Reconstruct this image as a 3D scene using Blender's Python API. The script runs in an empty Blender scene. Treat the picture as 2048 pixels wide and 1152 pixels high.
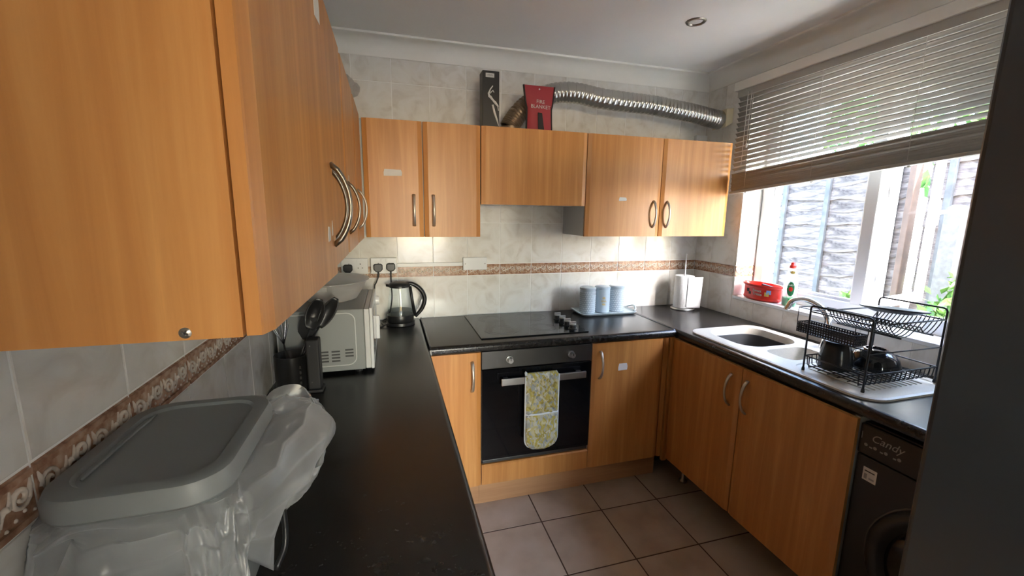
import bpy, bmesh, math, random
from math import sin, cos, pi, radians, sqrt, atan2
from mathutils import Vector, Matrix, noise
random.seed(7)
SC = bpy.context.scene
COL = SC.collection

# ------------------------------------------------------------------ camera
CAM = (0.4260, -2.5346, 1.5309)
YAW, PITCH, ROLL, FPX = 16.0702, -9.8788, 0.7007, 847.88
a_, b_, c_ = radians(YAW), radians(PITCH), radians(ROLL)
_f = Vector((sin(a_)*cos(b_), cos(a_)*cos(b_), sin(b_)))
_r = Vector((cos(a_), -sin(a_), 0)); _u = _r.cross(_f)
_r2 = _r*cos(c_) + _u*sin(c_); _u2 = -_r*sin(c_) + _u*cos(c_)
cd = bpy.data.cameras.new('camera'); cam = bpy.data.objects.new('camera', cd); COL.objects.link(cam)
cam.matrix_world = Matrix(((_r2.x, _u2.x, -_f.x, CAM[0]), (_r2.y, _u2.y, -_f.y, CAM[1]), (_r2.z, _u2.z, -_f.z, CAM[2]), (0, 0, 0, 1)))
cd.sensor_fit = 'HORIZONTAL'; cd.sensor_width = 36; cd.lens = FPX/2048*36
cd.clip_start = 0.01; cd.clip_end = 200
SC.camera = cam

# ------------------------------------------------------------------ sky, sun, portals, exposure
w = bpy.data.worlds.new('sky'); SC.world = w; w.use_nodes = True
nt = w.node_tree; nt.nodes.clear()
sky = nt.nodes.new('ShaderNodeTexSky'); sky.sky_type = 'NISHITA'; sky.sun_disc = False
sky.sun_elevation = radians(38); sky.sun_rotation = radians(160); sky.dust_density = 1.4; sky.air_density = 1.0; sky.ozone_density = 1.2
bg = nt.nodes.new('ShaderNodeBackground'); bg.inputs['Strength'].default_value = 1.5
wo = nt.nodes.new('ShaderNodeOutputWorld')
nt.links.new(sky.outputs[0], bg.inputs['Color']); nt.links.new(bg.outputs[0], wo.inputs['Surface'])
sd = bpy.data.lights.new('sun', 'SUN'); sd.energy = 12.0; sd.angle = radians(0.6); sd.color = (1.0, 0.975, 0.94)
sun = bpy.data.objects.new('sun', sd); COL.objects.link(sun)
sun.rotation_euler = Vector((-0.16, 0.76, -0.63)).to_track_quat('-Z', 'Y').to_euler()
def portal(name, loc, direction, sx, sy):
    l = bpy.data.lights.new(name, 'AREA'); l.shape = 'RECTANGLE'; l.size = sx; l.size_y = sy; l.cycles.is_portal = True
    o = bpy.data.objects.new(name, l); COL.objects.link(o); o.location = loc
    o.rotation_euler = Vector(direction).to_track_quat('-Z', 'Y').to_euler()
portal('window_portal', (2.76, -1.0, 1.62), (-1, 0, 0), 1.15, 1.35)
portal('added_window_portal', (1.05, -7.02, 1.30), (0, 1, 0), 1.9, 1.8)  # portal for the unseen rear window added as fill
VS = SC.view_settings
VS.view_transform = 'Standard'; VS.look = 'None'; VS.gamma = 1.0; VS.use_curve_mapping = False
VS.exposure = 2.1

# ------------------------------------------------------------------ materials
MATS = {}
def newmat(name):
    m = bpy.data.materials.new(name); m.use_nodes = True; n = m.node_tree; MATS[name] = m
    return m, n, n.nodes['Principled BSDF']
def plain(name, col, rough=.5, metal=0.0, noise_amt=0.0, nscale=30, bump=0.0, spec=None, **kw):
    m, n, b = newmat(name)
    b.inputs['Base Color'].default_value = (*col, 1); b.inputs['Roughness'].default_value = rough; b.inputs['Metallic'].default_value = metal
    if spec is not None: b.inputs['Specular IOR Level'].default_value = spec
    for k, v in kw.items(): b.inputs[k.replace('_', ' ')].default_value = v
    if noise_amt or bump:
        tc = n.nodes.new('ShaderNodeTexCoord'); nz = n.nodes.new('ShaderNodeTexNoise'); nz.inputs['Scale'].default_value = nscale; nz.inputs['Detail'].default_value = 5
        n.links.new(tc.outputs['Object'], nz.inputs['Vector'])
        if noise_amt:
            rp = n.nodes.new('ShaderNodeValToRGB')
            rp.color_ramp.elements[0].position = .3; rp.color_ramp.elements[1].position = .7
            rp.color_ramp.elements[0].color = (*[c*(1-noise_amt) for c in col], 1); rp.color_ramp.elements[1].color = (*[min(1, c*(1+noise_amt)) for c in col], 1)
            n.links.new(nz.outputs[0], rp.inputs[0]); n.links.new(rp.outputs[0], b.inputs['Base Color'])
        if bump:
            bp = n.nodes.new('ShaderNodeBump'); bp.inputs['Strength'].default_value = bump; bp.inputs['Distance'].default_value = .004
            n.links.new(nz.outputs[0], bp.inputs['Height']); n.links.new(bp.outputs[0], b.inputs['Normal'])
    return m
def ramp(n, fac, stops):
    rp = n.nodes.new('ShaderNodeValToRGB'); e = rp.color_ramp.elements
    e[0].position, e[0].color = stops[0][0], (*stops[0][1], 1)
    e[1].position, e[1].color = stops[-1][0], (*stops[-1][1], 1)
    for p, c in stops[1:-1]:
        k = e.new(p); k.color = (*c, 1)
    n.links.new(fac, rp.inputs[0]); return rp.outputs[0]
def mapped(n, scale, coord='Object', loc=(0, 0, 0)):
    tc = n.nodes.new('ShaderNodeTexCoord'); mp = n.nodes.new('ShaderNodeMapping')
    mp.inputs['Scale'].default_value = scale; mp.inputs['Location'].default_value = loc
    n.links.new(tc.outputs[coord], mp.inputs['Vector']); return mp.outputs[0]
def wood(name, dark, mid, light, rough=.38, axis='z'):
    m, n, b = newmat(name)
    sc = {'z': (26, 26, 1.1), 'y': (26, 1.1, 26), 'x': (1.1, 26, 26)}[axis]
    v = mapped(n, sc)
    nz = n.nodes.new('ShaderNodeTexNoise'); nz.inputs['Scale'].default_value = 1.0; nz.inputs['Detail'].default_value = 6; nz.inputs['Roughness'].default_value = .62; nz.inputs['Distortion'].default_value = .6
    n.links.new(v, nz.inputs['Vector'])
    c = ramp(n, nz.outputs[0], [(.24, dark), (.5, mid), (.64, light), (.67, tuple(min(1, q*1.07) for q in light)), (.72, light)])
    v2 = mapped(n, tuple(s*.14 if s > 5 else .5 for s in sc))
    n2 = n.nodes.new('ShaderNodeTexNoise'); n2.inputs['Scale'].default_value = 1.4; n2.inputs['Detail'].default_value = 2
    n.links.new(v2, n2.inputs['Vector'])
    mx = n.nodes.new('ShaderNodeMix'); mx.data_type = 'RGBA'; mx.blend_type = 'MULTIPLY'; mx.inputs['Factor'].default_value = .35
    n.links.new(c, mx.inputs['A']); n.links.new(ramp(n, n2.outputs[0], [(.3, (.78, .76, .72)), (.7, (1.12, 1.1, 1.05))]), mx.inputs['B'])
    n.links.new(mx.outputs['Result'], b.inputs['Base Color']); b.inputs['Roughness'].default_value = rough
    return m
wood('beech', (.455, .182, .048), (.56, .243, .068), (.63, .298, .092))
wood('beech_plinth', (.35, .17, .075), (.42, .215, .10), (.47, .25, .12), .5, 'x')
plain('carcass_grey', (.50, .50, .49), .55)
def tile_mat():
    m, n, b = newmat('wall_tile')
    oi = n.nodes.new('ShaderNodeObjectInfo'); tc = n.nodes.new('ShaderNodeTexCoord')
    ad = n.nodes.new('ShaderNodeVectorMath'); ad.operation = 'MULTIPLY_ADD'
    cb = n.nodes.new('ShaderNodeCombineXYZ')
    for i in range(3): n.links.new(oi.outputs['Random'], cb.inputs[i])
    ad.inputs[1].default_value = (37, 53, 71)
    n.links.new(cb.outputs[0], ad.inputs[0]); n.links.new(tc.outputs['Object'], ad.inputs[2])
    nz = n.nodes.new('ShaderNodeTexNoise'); nz.inputs['Scale'].default_value = 9; nz.inputs['Detail'].default_value = 7; nz.inputs['Distortion'].default_value = 1.6
    n.links.new(ad.outputs[0], nz.inputs['Vector'])
    c = ramp(n, nz.outputs[0], [(.3, (.66, .61, .54)), (.5, (.77, .735, .675)), (.7, (.81, .785, .74))])
    n.links.new(c, b.inputs['Base Color']); b.inputs['Roughness'].default_value = .14
    bp = n.nodes.new('ShaderNodeBump'); bp.inputs['Strength'].default_value = .12; bp.inputs['Distance'].default_value = .004
    n.links.new(nz.outputs[0], bp.inputs['Height']); n.links.new(bp.outputs[0], b.inputs['Normal'])
tile_mat()
def border_mat():
    m, n, b = newmat('border_tile')
    nz = n.nodes.new('ShaderNodeTexNoise'); nz.inputs['Scale'].default_value = 45; nz.inputs['Detail'].default_value = 4
    n.links.new(mapped(n, (1, 1, 1)), nz.inputs['Vector'])
    c = ramp(n, nz.outputs[0], [(.33, (.25, .12, .07)), (.5, (.42, .24, .15)), (.7, (.55, .40, .29))])
    n.links.new(c, b.inputs['Base Color']); b.inputs['Roughness'].default_value = .22
border_mat()
plain('border_relief', (.70, .60, .50), .2, noise_amt=.2, nscale=60)
plain('grout', (.88, .86, .82), .85)
plain('plaster', (.78, .74, .68), .8, noise_amt=.04, nscale=6)
plain('ceiling_paint', (.86, .84, .80), .85, noise_amt=.02, nscale=3)
plain('cornice_paint', (.86, .83, .76), .7)
def floor_tile_mat():
    m, n, b = newmat('floor_tile')
    nz = n.nodes.new('ShaderNodeTexNoise'); nz.inputs['Scale'].default_value = 5; nz.inputs['Detail'].default_value = 6
    oi = n.nodes.new('ShaderNodeObjectInfo'); tc = n.nodes.new('ShaderNodeTexCoord')
    ad = n.nodes.new('ShaderNodeVectorMath'); ad.operation = 'MULTIPLY_ADD'; ad.inputs[1].default_value = (31, 47, 59)
    cb = n.nodes.new('ShaderNodeCombineXYZ')
    for i in range(3): n.links.new(oi.outputs['Random'], cb.inputs[i])
    n.links.new(cb.outputs[0], ad.inputs[0]); n.links.new(tc.outputs['Object'], ad.inputs[2]); n.links.new(ad.outputs[0], nz.inputs['Vector'])
    c = ramp(n, nz.outputs[0], [(.3, (.36, .28, .21)), (.5, (.45, .365, .285)), (.72, (.52, .44, .36))])
    n.links.new(c, b.inputs['Base Color']); b.inputs['Roughness'].default_value = .38
floor_tile_mat()
plain('floor_grout', (.075, .045, .03), .9)
def worktop_mat():
    m, n, b = newmat('worktop')
    nz = n.nodes.new('ShaderNodeTexNoise'); nz.inputs['Scale'].default_value = 38; nz.inputs['Detail'].default_value = 8; nz.inputs['Roughness'].default_value = .7
    n.links.new(mapped(n, (1, 1, 1)), nz.inputs['Vector'])
    c = ramp(n, nz.outputs[0], [(.35, (.011, .010, .010)), (.55, (.017, .015, .014)), (.68, (.030, .027, .025))])
    n.links.new(c, b.inputs['Base Color']); b.inputs['Roughness'].default_value = .27
worktop_mat()
plain('joint_strip', (.035, .035, .037), .35, .4)
plain('satin_nickel', (.56, .51, .44), .38, .75)
plain('dull_nickel', (.33, .30, .25), .38, 1.0)
plain('chrome', (.78, .78, .80), .12, 1.0)
plain('brushed_steel', (.55, .54, .53), .34, 1.0)
plain('oven_panel', (.10, .098, .095), .38, .8)
plain('oven_glass', (.006, .006, .007), .06)
plain('black_plastic', (.013, .013, .014), .35)
plain('black_matt', (.016, .016, .017), .55)
plain('hob_glass', (.008, .009, .010), .05)
plain('hob_mark', (.10, .10, .105), .15)
plain('white_plastic', (.74, .74, .73), .32)
plain('white_upvc', (.80, .81, .82), .25)
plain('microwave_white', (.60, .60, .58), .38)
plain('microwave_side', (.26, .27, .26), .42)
plain('paper', (.72, .70, .66), .8)
plain('kitchen_paper', (.82, .82, .82), .9, bump=.5, nscale=120)
plain('sink_composite', (.66, .61, .52), .32, noise_amt=.06, nscale=200)
plain('sink_dark', (.03, .03, .03), .4)
plain('wire_black', (.02, .02, .022), .42)
plain('mug_black', (.022, .024, .028), .22)
plain('bowl_black', (.012, .013, .015), .07)
plain('plate_grey', (.04, .043, .047), .35)
plain('red_plastic', (.72, .035, .025), .3)
plain('red_cloth', (.36, .035, .045), .5, bump=.25, nscale=14)
plain('dark_trim', (.018, .012, .012), .6)
plain('cardboard_black', (.012, .011, .011), .4)
plain('print_white', (.62, .60, .56), .5)
plain('print_grey', (.32, .31, .30), .5)
plain('print_dark', (.05, .05, .05), .6)
plain('foil', (.50, .49, .46), .24, 1.0)
plain('foil_brown', (.30, .22, .15), .35, .8)
plain('card_cream', (.66, .56, .36), .7)
plain('bin_grey', (.24, .255, .255), .42)
plain('fridge_black', (.048, .053, .060), .30)
plain('washer_black', (.012, .011, .011), .35)
plain('blind_cream', (.43, .405, .355), .45)
plain('blind_string', (.62, .60, .55), .8)
plain('ceramic_blue', (.44, .52, .58), .25)
plain('ceramic_pattern', (.68, .73, .76), .3)
plain('tray_blue', (.54, .62, .64), .3)
plain('gold_print', (.50, .40, .20), .4)
plain('piping_white', (.62, .66, .70), .7)
plain('label_green', (.02, .19, .07), .4)
plain('soap_green', (.01, .42, .08), .25)
plain('label_blue', (.20, .38, .75), .5)
plain('label_yellow', (.75, .58, .15), .5)
plain('batten_wood', (.10, .10, .098), .85, noise_amt=.25, nscale=15)
plain('fence_post', (.11, .07, .05), .8, noise_amt=.2, nscale=12)
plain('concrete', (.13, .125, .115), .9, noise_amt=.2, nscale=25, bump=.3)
plain('paving', (.50, .46, .40), .9, noise_amt=.15, nscale=5)
plain('bark', (.10, .07, .05), .9)
plain('leaf_green', (.09, .20, .035), .55)
plain('leaf_yellow', (.32, .30, .04), .55)
plain('crumb', (.12, .06, .03), .9)
plain('screw_metal', (.36, .34, .30), .3, 1.0)
plain('brick_wall', (.42, .30, .24), .9, noise_amt=.2, nscale=10)
def wood_fence():
    m, n, b = newmat('fence_board')
    oi = n.nodes.new('ShaderNodeObjectInfo')
    nz = n.nodes.new('ShaderNodeTexNoise'); nz.inputs['Scale'].default_value = 1; nz.inputs['Detail'].default_value = 8
    n.links.new(mapped(n, (14, 4.5, 24)), nz.inputs['Vector']); nz.inputs['Roughness'].default_value = .68; nz.inputs['Distortion'].default_value = .8
    c = ramp(n, nz.outputs[0], [(.36, (.050, .040, .035)), (.5, (.150, .124, .111)), (.64, (.26, .228, .208))])
    mx = n.nodes.new('ShaderNodeMix'); mx.data_type = 'RGBA'; mx.blend_type = 'MULTIPLY'; mx.inputs['Factor'].default_value = .5
    n.links.new(c, mx.inputs['A']); n.links.new(ramp(n, oi.outputs['Random'], [(0, (.65, .6, .58)), (1, (1.2, 1.2, 1.22))]), mx.inputs['B'])
    n.links.new(mx.outputs['Result'], b.inputs['Base Color']); b.inputs['Roughness'].default_value = .9
wood_fence()
def glassy(name, tint=(1, 1, 1), rough=0.02, extra=0.0, refl=.28):
    """thin pane: fresnel mix of clear transmission and gloss"""
    m = bpy.data.materials.new(name); m.use_nodes = True; n = m.node_tree; n.nodes.clear(); MATS[name] = m
    t = n.nodes.new('ShaderNodeBsdfTransparent'); t.inputs[0].default_value = (*tint, 1)
    g = n.nodes.new('ShaderNodeBsdfGlossy'); g.inputs['Roughness'].default_value = rough
    lw = n.nodes.new('ShaderNodeLayerWeight'); lw.inputs[0].default_value = .5
    pw = n.nodes.new('ShaderNodeMath'); pw.operation = 'POWER'; pw.inputs[1].default_value = 4.0; n.links.new(lw.outputs['Facing'], pw.inputs[0])
    ma = n.nodes.new('ShaderNodeMath'); ma.operation = 'MULTIPLY_ADD'; ma.inputs[1].default_value = refl; ma.inputs[2].default_value = .012+extra; n.links.new(pw.outputs[0], ma.inputs[0]); fac = ma.outputs[0]
    mx = n.nodes.new('ShaderNodeMixShader'); o = n.nodes.new('ShaderNodeOutputMaterial')
    n.links.new(fac, mx.inputs[0]); n.links.new(t.outputs[0], mx.inputs[1]); n.links.new(g.outputs[0], mx.inputs[2]); n.links.new(mx.outputs[0], o.inputs[0])
glassy('window_glass', (.85, .87, .875), refl=.10)
glassy('kettle_glass', (.95, .97, .97), extra=.01)
glassy('water', (.84, .87, .87), extra=.02)
def filmy(name, col, transp, rough=.35, crease=0):
    """thin translucent plastic: part clear, part diffusing, part gloss"""
    m = bpy.data.materials.new(name); m.use_nodes = True; n = m.node_tree; n.nodes.clear(); MATS[name] = m
    t = n.nodes.new('ShaderNodeBsdfTransparent'); d = n.nodes.new('ShaderNodeBsdfDiffuse'); tr = n.nodes.new('ShaderNodeBsdfTranslucent'); g = n.nodes.new('ShaderNodeBsdfGlossy')
    d.inputs[0].default_value = (*col, 1); tr.inputs[0].default_value = (*col, 1); g.inputs['Roughness'].default_value = rough
    m1 = n.nodes.new('ShaderNodeMixShader'); m1.inputs[0].default_value = .5; n.links.new(d.outputs[0], m1.inputs[1]); n.links.new(tr.outputs[0], m1.inputs[2])
    lw = n.nodes.new('ShaderNodeLayerWeight'); lw.inputs[0].default_value = .35
    mr = n.nodes.new('ShaderNodeMapRange'); mr.inputs['To Min'].default_value = transp; mr.inputs['To Max'].default_value = transp*.35; n.links.new(lw.outputs['Facing'], mr.inputs[0])
    m2 = n.nodes.new('ShaderNodeMixShader'); n.links.new(mr.outputs[0], m2.inputs[0]); n.links.new(m1.outputs[0], m2.inputs[1]); n.links.new(t.outputs[0], m2.inputs[2])
    m3 = n.nodes.new('ShaderNodeMixShader'); m3.inputs[0].default_value = .07; n.links.new(m2.outputs[0], m3.inputs[1]); n.links.new(g.outputs[0], m3.inputs[2])
    o = n.nodes.new('ShaderNodeOutputMaterial'); n.links.new(m3.outputs[0], o.inputs[0])
    if crease:
        nz = n.nodes.new('ShaderNodeTexNoise'); nz.noise_type = 'RIDGED_MULTIFRACTAL'; nz.inputs['Scale'].default_value = 22; nz.inputs['Detail'].default_value = 4; nz.inputs['Distortion'].default_value = .8
        n.links.new(mapped(n, (1, 1, .55)), nz.inputs['Vector'])
        bp = n.nodes.new('ShaderNodeBump'); bp.inputs['Strength'].default_value = crease; bp.inputs['Distance'].default_value = .006; n.links.new(nz.outputs[0], bp.inputs['Height'])
        for q in (d, tr, g): n.links.new(bp.outputs[0], q.inputs['Normal'])
        # folds are several layers thick: less see-through along the creases
        m4 = n.nodes.new('ShaderNodeMath'); m4.operation = 'MULTIPLY'; cr = ramp(n, nz.outputs[0], [(.35, (1, 1, 1)), (.75, (.35, .35, .35))])
        n.links.new(mr.outputs[0], m4.inputs[0]); n.links.new(cr, m4.inputs[1]); n.links.new(m4.outputs[0], m2.inputs[0])
filmy('bag_film', (.86, .88, .89), .74, .28, crease=1.0)
filmy('clear_plastic', (.93, .93, .91), .66, .15)
filmy('bottle_clear', (.72, .80, .80), .72, .12)
filmy('crumpled_film', (.70, .66, .62), .35)
def glove_mat(name, yel):
    m, n, b = newmat(name)
    vo = n.nodes.new('ShaderNodeTexVoronoi'); vo.inputs['Scale'].default_value = 1
    nz = n.nodes.new('ShaderNodeTexNoise'); nz.inputs['Scale'].default_value = 30
    tc = n.nodes.new('ShaderNodeTexCoord'); ad = n.nodes.new('ShaderNodeMix'); ad.data_type = 'VECTOR'; ad.inputs['Factor'].default_value = .04
    n.links.new(tc.outputs['Object'], nz.inputs['Vector']); n.links.new(tc.outputs['Object'], ad.inputs['A']); n.links.new(nz.outputs[1], ad.inputs['B'])
    mp = n.nodes.new('ShaderNodeMapping'); mp.inputs['Scale'].default_value = (105, 60, 60); mp.inputs['Rotation'].default_value = (0, .6, 0)
    n.links.new(ad.outputs['Result'], mp.inputs['Vector']); n.links.new(mp.outputs[0], vo.inputs['Vector'])
    sp = n.nodes.new('ShaderNodeSeparateColor'); n.links.new(vo.outputs['Color'], sp.inputs[0])
    c = ramp(n, sp.outputs[0], [(0, (.28, .23, .06)), (.35, yel), (.6, (.48, .46, .36)), (.8, (.22, .25, .27)), (1, (.56, .54, .45))])
    for e in c.node.color_ramp.elements: pass
    n.links.new(c, b.inputs['Base Color']); b.inputs['Roughness'].default_value = .85
glove_mat('glove_print', (.42, .35, .08))

# ------------------------------------------------------------------ helpers
class MB:
    """collects geometry for one mesh object"""
    def __init__(s): s.v = []; s.f = []; s.mi = []; s.cur = 0
    def add(s, vs, fs):
        o = len(s.v); s.v += [tuple(p) for p in vs]; s.f += [tuple(i+o for i in f) for f in fs]; s.mi += [s.cur]*len(fs); return s
    def box(s, x0, x1, y0, y1, z0, z1):
        x0, x1 = sorted((x0, x1)); y0, y1 = sorted((y0, y1)); z0, z1 = sorted((z0, z1))
        return s.add([(x0, y0, z0), (x1, y0, z0), (x1, y1, z0), (x0, y1, z0), (x0, y0, z1), (x1, y0, z1), (x1, y1, z1), (x0, y1, z1)],
                     [(0, 3, 2, 1), (4, 5, 6, 7), (0, 1, 5, 4), (1, 2, 6, 5), (2, 3, 7, 6), (3, 0, 4, 7)])
    def obox(s, M, x0, x1, y0, y1, z0, z1):
        t = MB().box(x0, x1, y0, y1, z0, z1); return s.add([M @ Vector(p) for p in t.v], t.f)
    def prism(s, pts, d):
        """closed polygon of 3D points swept by vector d"""
        n = len(pts); d = Vector(d); a = [Vector(p) for p in pts]; b = [p+d for p in a]
        nrm = Vector((0, 0, 0))
        for i in range(n): nrm += a[i].cross(a[(i+1) % n])
        fs = [(i, (i+1) % n, n+(i+1) % n, n+i) for i in range(n)] + [tuple(reversed(range(n))), tuple(range(n, 2*n))]
        if nrm.dot(d) < 0: fs = [tuple(reversed(f)) for f in fs]
        return s.add(a+b, fs)
    def lathe(s, prof, c=(0, 0, 0), seg=32, sx=1, sy=1, cap0=False, cap1=False):
        vs = []; fs = []
        for r, z in prof:
            for k in range(seg):
                t = 2*pi*k/seg; vs.append((c[0]+r*cos(t)*sx, c[1]+r*sin(t)*sy, c[2]+z))
        for i in range(len(prof)-1):
            for k in range(seg):
                k2 = (k+1) % seg; fs.append((i*seg+k, i*seg+k2, (i+1)*seg+k2, (i+1)*seg+k))
        if cap0: fs.append(tuple(reversed(range(seg))))
        if cap1: fs.append(tuple(range((len(prof)-1)*seg, len(prof)*seg)))
        return s.add(vs, fs)
    def cyl(s, p0, p1, r0, r1=None, seg=16, caps=True):
        return s.tube([p0, p1], [r0, r1 if r1 is not None else r0], seg, caps)
    def tube(s, path, r, seg=8, caps=True, flat=None, up=None, closed=False):
        """sweep an ellipse along a path; flat = thickness ratio across 'up'"""
        P = [Vector(p) for p in path]; n = len(P); R = r if isinstance(r, (list, tuple)) else [r]*n
        vs = []; fs = []; prev = None
        for i in range(n):
            if closed: t = P[(i+1) % n]-P[i-1]
            else: t = P[min(i+1, n-1)]-P[max(i-1, 0)]
            if t.length < 1e-9: t = Vector((0, 0, 1))
            t.normalize()
            if prev is None:
                ref = Vector(up) if up else (Vector((0, 0, 1)) if abs(t.z) < .9 else Vector((1, 0, 0)))
                a = (ref-t*ref.dot(t)).normalized()
            else:
                a = prev-t*prev.dot(t)
                if a.length < 1e-6: a = prev
                a.normalize()
            prev = a; b = t.cross(a)
            for k in range(seg):
                q = 2*pi*k/seg
                vs.append(P[i]+a*(R[i]*(flat or 1)*cos(q))+b*(R[i]*sin(q)))
        m = n if closed else n-1
        for i in range(m):
            j = (i+1) % n
            for k in range(seg):
                k2 = (k+1) % seg; fs.append((i*seg+k, i*seg+k2, j*seg+k2, j*seg+k))
        if caps and not closed: fs += [tuple(reversed(range(seg))), tuple(range((n-1)*seg, n*seg))]
        return s.add(vs, fs)
    def grid(s, nu, nv, fn, wrapu=False):
        vs = [fn(i/(nu if wrapu else nu-1), j/(nv-1)) for j in range(nv) for i in range(nu)]
        fs = []
        for j in range(nv-1):
            for i in range(nu if wrapu else nu-1):
                i2 = (i+1) % nu; fs.append((j*nu+i, j*nu+i2, (j+1)*nu+i2, (j+1)*nu+i))
        return s.add(vs, fs)
    def mesh(s, name, mats, smooth=False):
        me = bpy.data.meshes.new(name); me.from_pydata(s.v, [], s.f)
        for m in (mats if isinstance(mats, (list, tuple)) else [mats]): me.materials.append(MATS[m])
        if any(s.mi): me.polygons.foreach_set('material_index', s.mi)
        if smooth: me.polygons.foreach_set('use_smooth', [True]*len(me.polygons))
        me.update(); return me
    def build(s, name, mats, parent=None, smooth=False, bev=0, seg=2, label=None, solid=0, sub=0, auto=None):
        o = bpy.data.objects.new(name, s.mesh(name, mats, smooth or auto is not None)); COL.objects.link(o)
        if parent: adopt(o, parent)
        if label: o['label'] = label
        if solid:
            md = o.modifiers.new('thick', 'SOLIDIFY'); md.thickness = solid; md.offset = 0
        if bev:
            md = o.modifiers.new('bevel', 'BEVEL'); md.width = bev; md.segments = seg; md.limit_method = 'ANGLE'; md.angle_limit = radians(40); md.harden_normals = False
        if sub:
            md = o.modifiers.new('sub', 'SUBSURF'); md.levels = sub; md.render_levels = sub
        if auto is not None:
            me = o.data; bm = bmesh.new(); bm.from_mesh(me)
            for e in bm.edges:
                if len(e.link_faces) == 2 and e.calc_face_angle(0) > radians(auto): e.smooth = False
            bm.to_mesh(me); bm.free()
        return o
def world_of(o):
    m = o.matrix_basis.copy()
    if o.parent: m = world_of(o.parent) @ o.matrix_parent_inverse @ m
    return m
def adopt(o, p):
    o.parent = p; o.matrix_parent_inverse = world_of(p).inverted()
def tag(o, label=None, cat=None, group=None, kind=None):
    if label: o['label'] = label
    if cat: o['category'] = cat
    if group: o['group'] = group
    if kind: o['kind'] = kind
    return o
def thing(name, label, cat, loc, group=None):
    o = bpy.data.objects.new(name, None); COL.objects.link(o); o.location = loc; o.empty_display_size = .05
    return tag(o, label, cat, group)
def struct(name, mb, mat, **k):
    o = mb.build(name, mat, **k); o['kind'] = 'structure'; return o
def piece(me, name, loc, parent):
    o = bpy.data.objects.new(name, me); COL.objects.link(o); o.location = loc; adopt(o, parent); return o
def text(name, body, size, M, mat, parent, extrude=.0003, align='CENTER'):
    cu = bpy.data.curves.new(name, 'FONT'); cu.body = body; cu.size = size; cu.extrude = extrude; cu.align_x = align; cu.align_y = 'CENTER'
    t = bpy.data.objects.new(name, cu); COL.objects.link(t)
    bpy.context.view_layer.update()
    me = bpy.data.meshes.new_from_object(t.evaluated_get(bpy.context.evaluated_depsgraph_get()))
    bpy.data.objects.remove(t); me.materials.clear(); me.materials.append(MATS[mat])
    me.transform(M); o = bpy.data.objects.new(name, me); COL.objects.link(o); adopt(o, parent); return o
def basis(o, x, y):
    """matrix with given x and y axes and origin (z = x cross y)"""
    x = Vector(x).normalized(); y = Vector(y).normalized(); z = x.cross(y)
    return Matrix(((x.x, y.x, z.x, o[0]), (x.y, y.y, z.y, o[1]), (x.z, y.z, z.z, o[2]), (0, 0, 0, 1)))
def rrect(w, d, r, seg=6):
    pts = []
    for cx, cy, a0 in ((w/2-r, d/2-r, 0), (-w/2+r, d/2-r, 90), (-w/2+r, -d/2+r, 180), (w/2-r, -d/2+r, 270)):
        for k in range(seg+1):
            t = radians(a0+90*k/seg); pts.append((cx+r*cos(t), cy+r*sin(t)))
    return pts
def spline(pts, n):
    """Catmull-Rom through pts"""
    P = [Vector(p) for p in pts]; P = [P[0]*2-P[1]]+P+[P[-1]*2-P[-2]]; out = []
    m = len(P)-3
    for i in range(n):
        u = i/(n-1)*m; k = min(int(u), m-1); t = u-k; a, b, c, d = P[k:k+4]
        out.append(.5*((2*b)+(c-a)*t+(2*a-5*b+4*c-d)*t*t+(3*b-3*c+d-a)*t**3))
    return out

# ------------------------------------------------------------------ room shell
W, CEIL, REAR = 2.508, 2.435, -7.00
ZR = [.91, 1.1585, 1.2285, 1.477, 1.7255, 1.974, 2.2225, 2.352]      # tile courses (1..2 is the border)
TW = .2045
WY0, WY1, WZ0, WZ1, WX = -.375, -1.63, 1.042, 2.20, 2.654           # window opening, inner face of frame
wall_back = struct('wall_back', MB().box(-.15, W+.30, .0018, .16, -.1, CEIL+.1), 'grout')
wall_left = struct('wall_left', MB().box(-.15, -.0018, REAR, .0018, -.1, CEIL+.1), 'grout')
mb = MB(); XI, XO = W+.0018, W+.30
mb.box(XI, XO, WY0, .003, -.1, CEIL+.1); mb.box(XI, XO, WY1, WY0, -.1, WZ0-.018); mb.box(XI, XO, WY1, WY0, WZ1, CEIL+.1);  mb.box(XI, XO, REAR, WY1, -.1, CEIL+.1)
wall_right = struct('wall_right', mb, 'plaster')
mb = MB(); RX0, RX1, RZ0, RZ1 = .10, 2.00, .40, 2.20
mb.box(-.15, RX0, REAR-.15, REAR, -.1, CEIL+.1); mb.box(RX1, XO, REAR-.15, REAR, -.1, CEIL+.1); mb.box(RX0, RX1, REAR-.15, REAR, -.1, RZ0); mb.box(RX0, RX1, REAR-.15, REAR, RZ1, CEIL+.1)
wall_far = struct('wall_far', mb, 'plaster')  # unseen wall, set far back so its added window lights evenly
PY, PX0, PX1, PZ1 = -3.30, .52, 1.66, 2.12                            # unseen partition added behind the viewer to limit light on the end panel
added_partition = struct('added_partition', MB().box(-.003, PX0, PY-.10, PY, -.002, CEIL).box(PX1, XI, PY-.10, PY, -.002, CEIL).box(PX0, PX1, PY-.10, PY, PZ1, CEIL), 'plaster')
ceiling = struct('ceiling', MB().box(-.15, XO, REAR-.15, .16, CEIL, CEIL+.12), 'ceiling_paint')
floor = struct('floor', MB().box(-.15, XO, REAR-.15, .16, -.14, -.0012), 'floor_grout')

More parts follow.
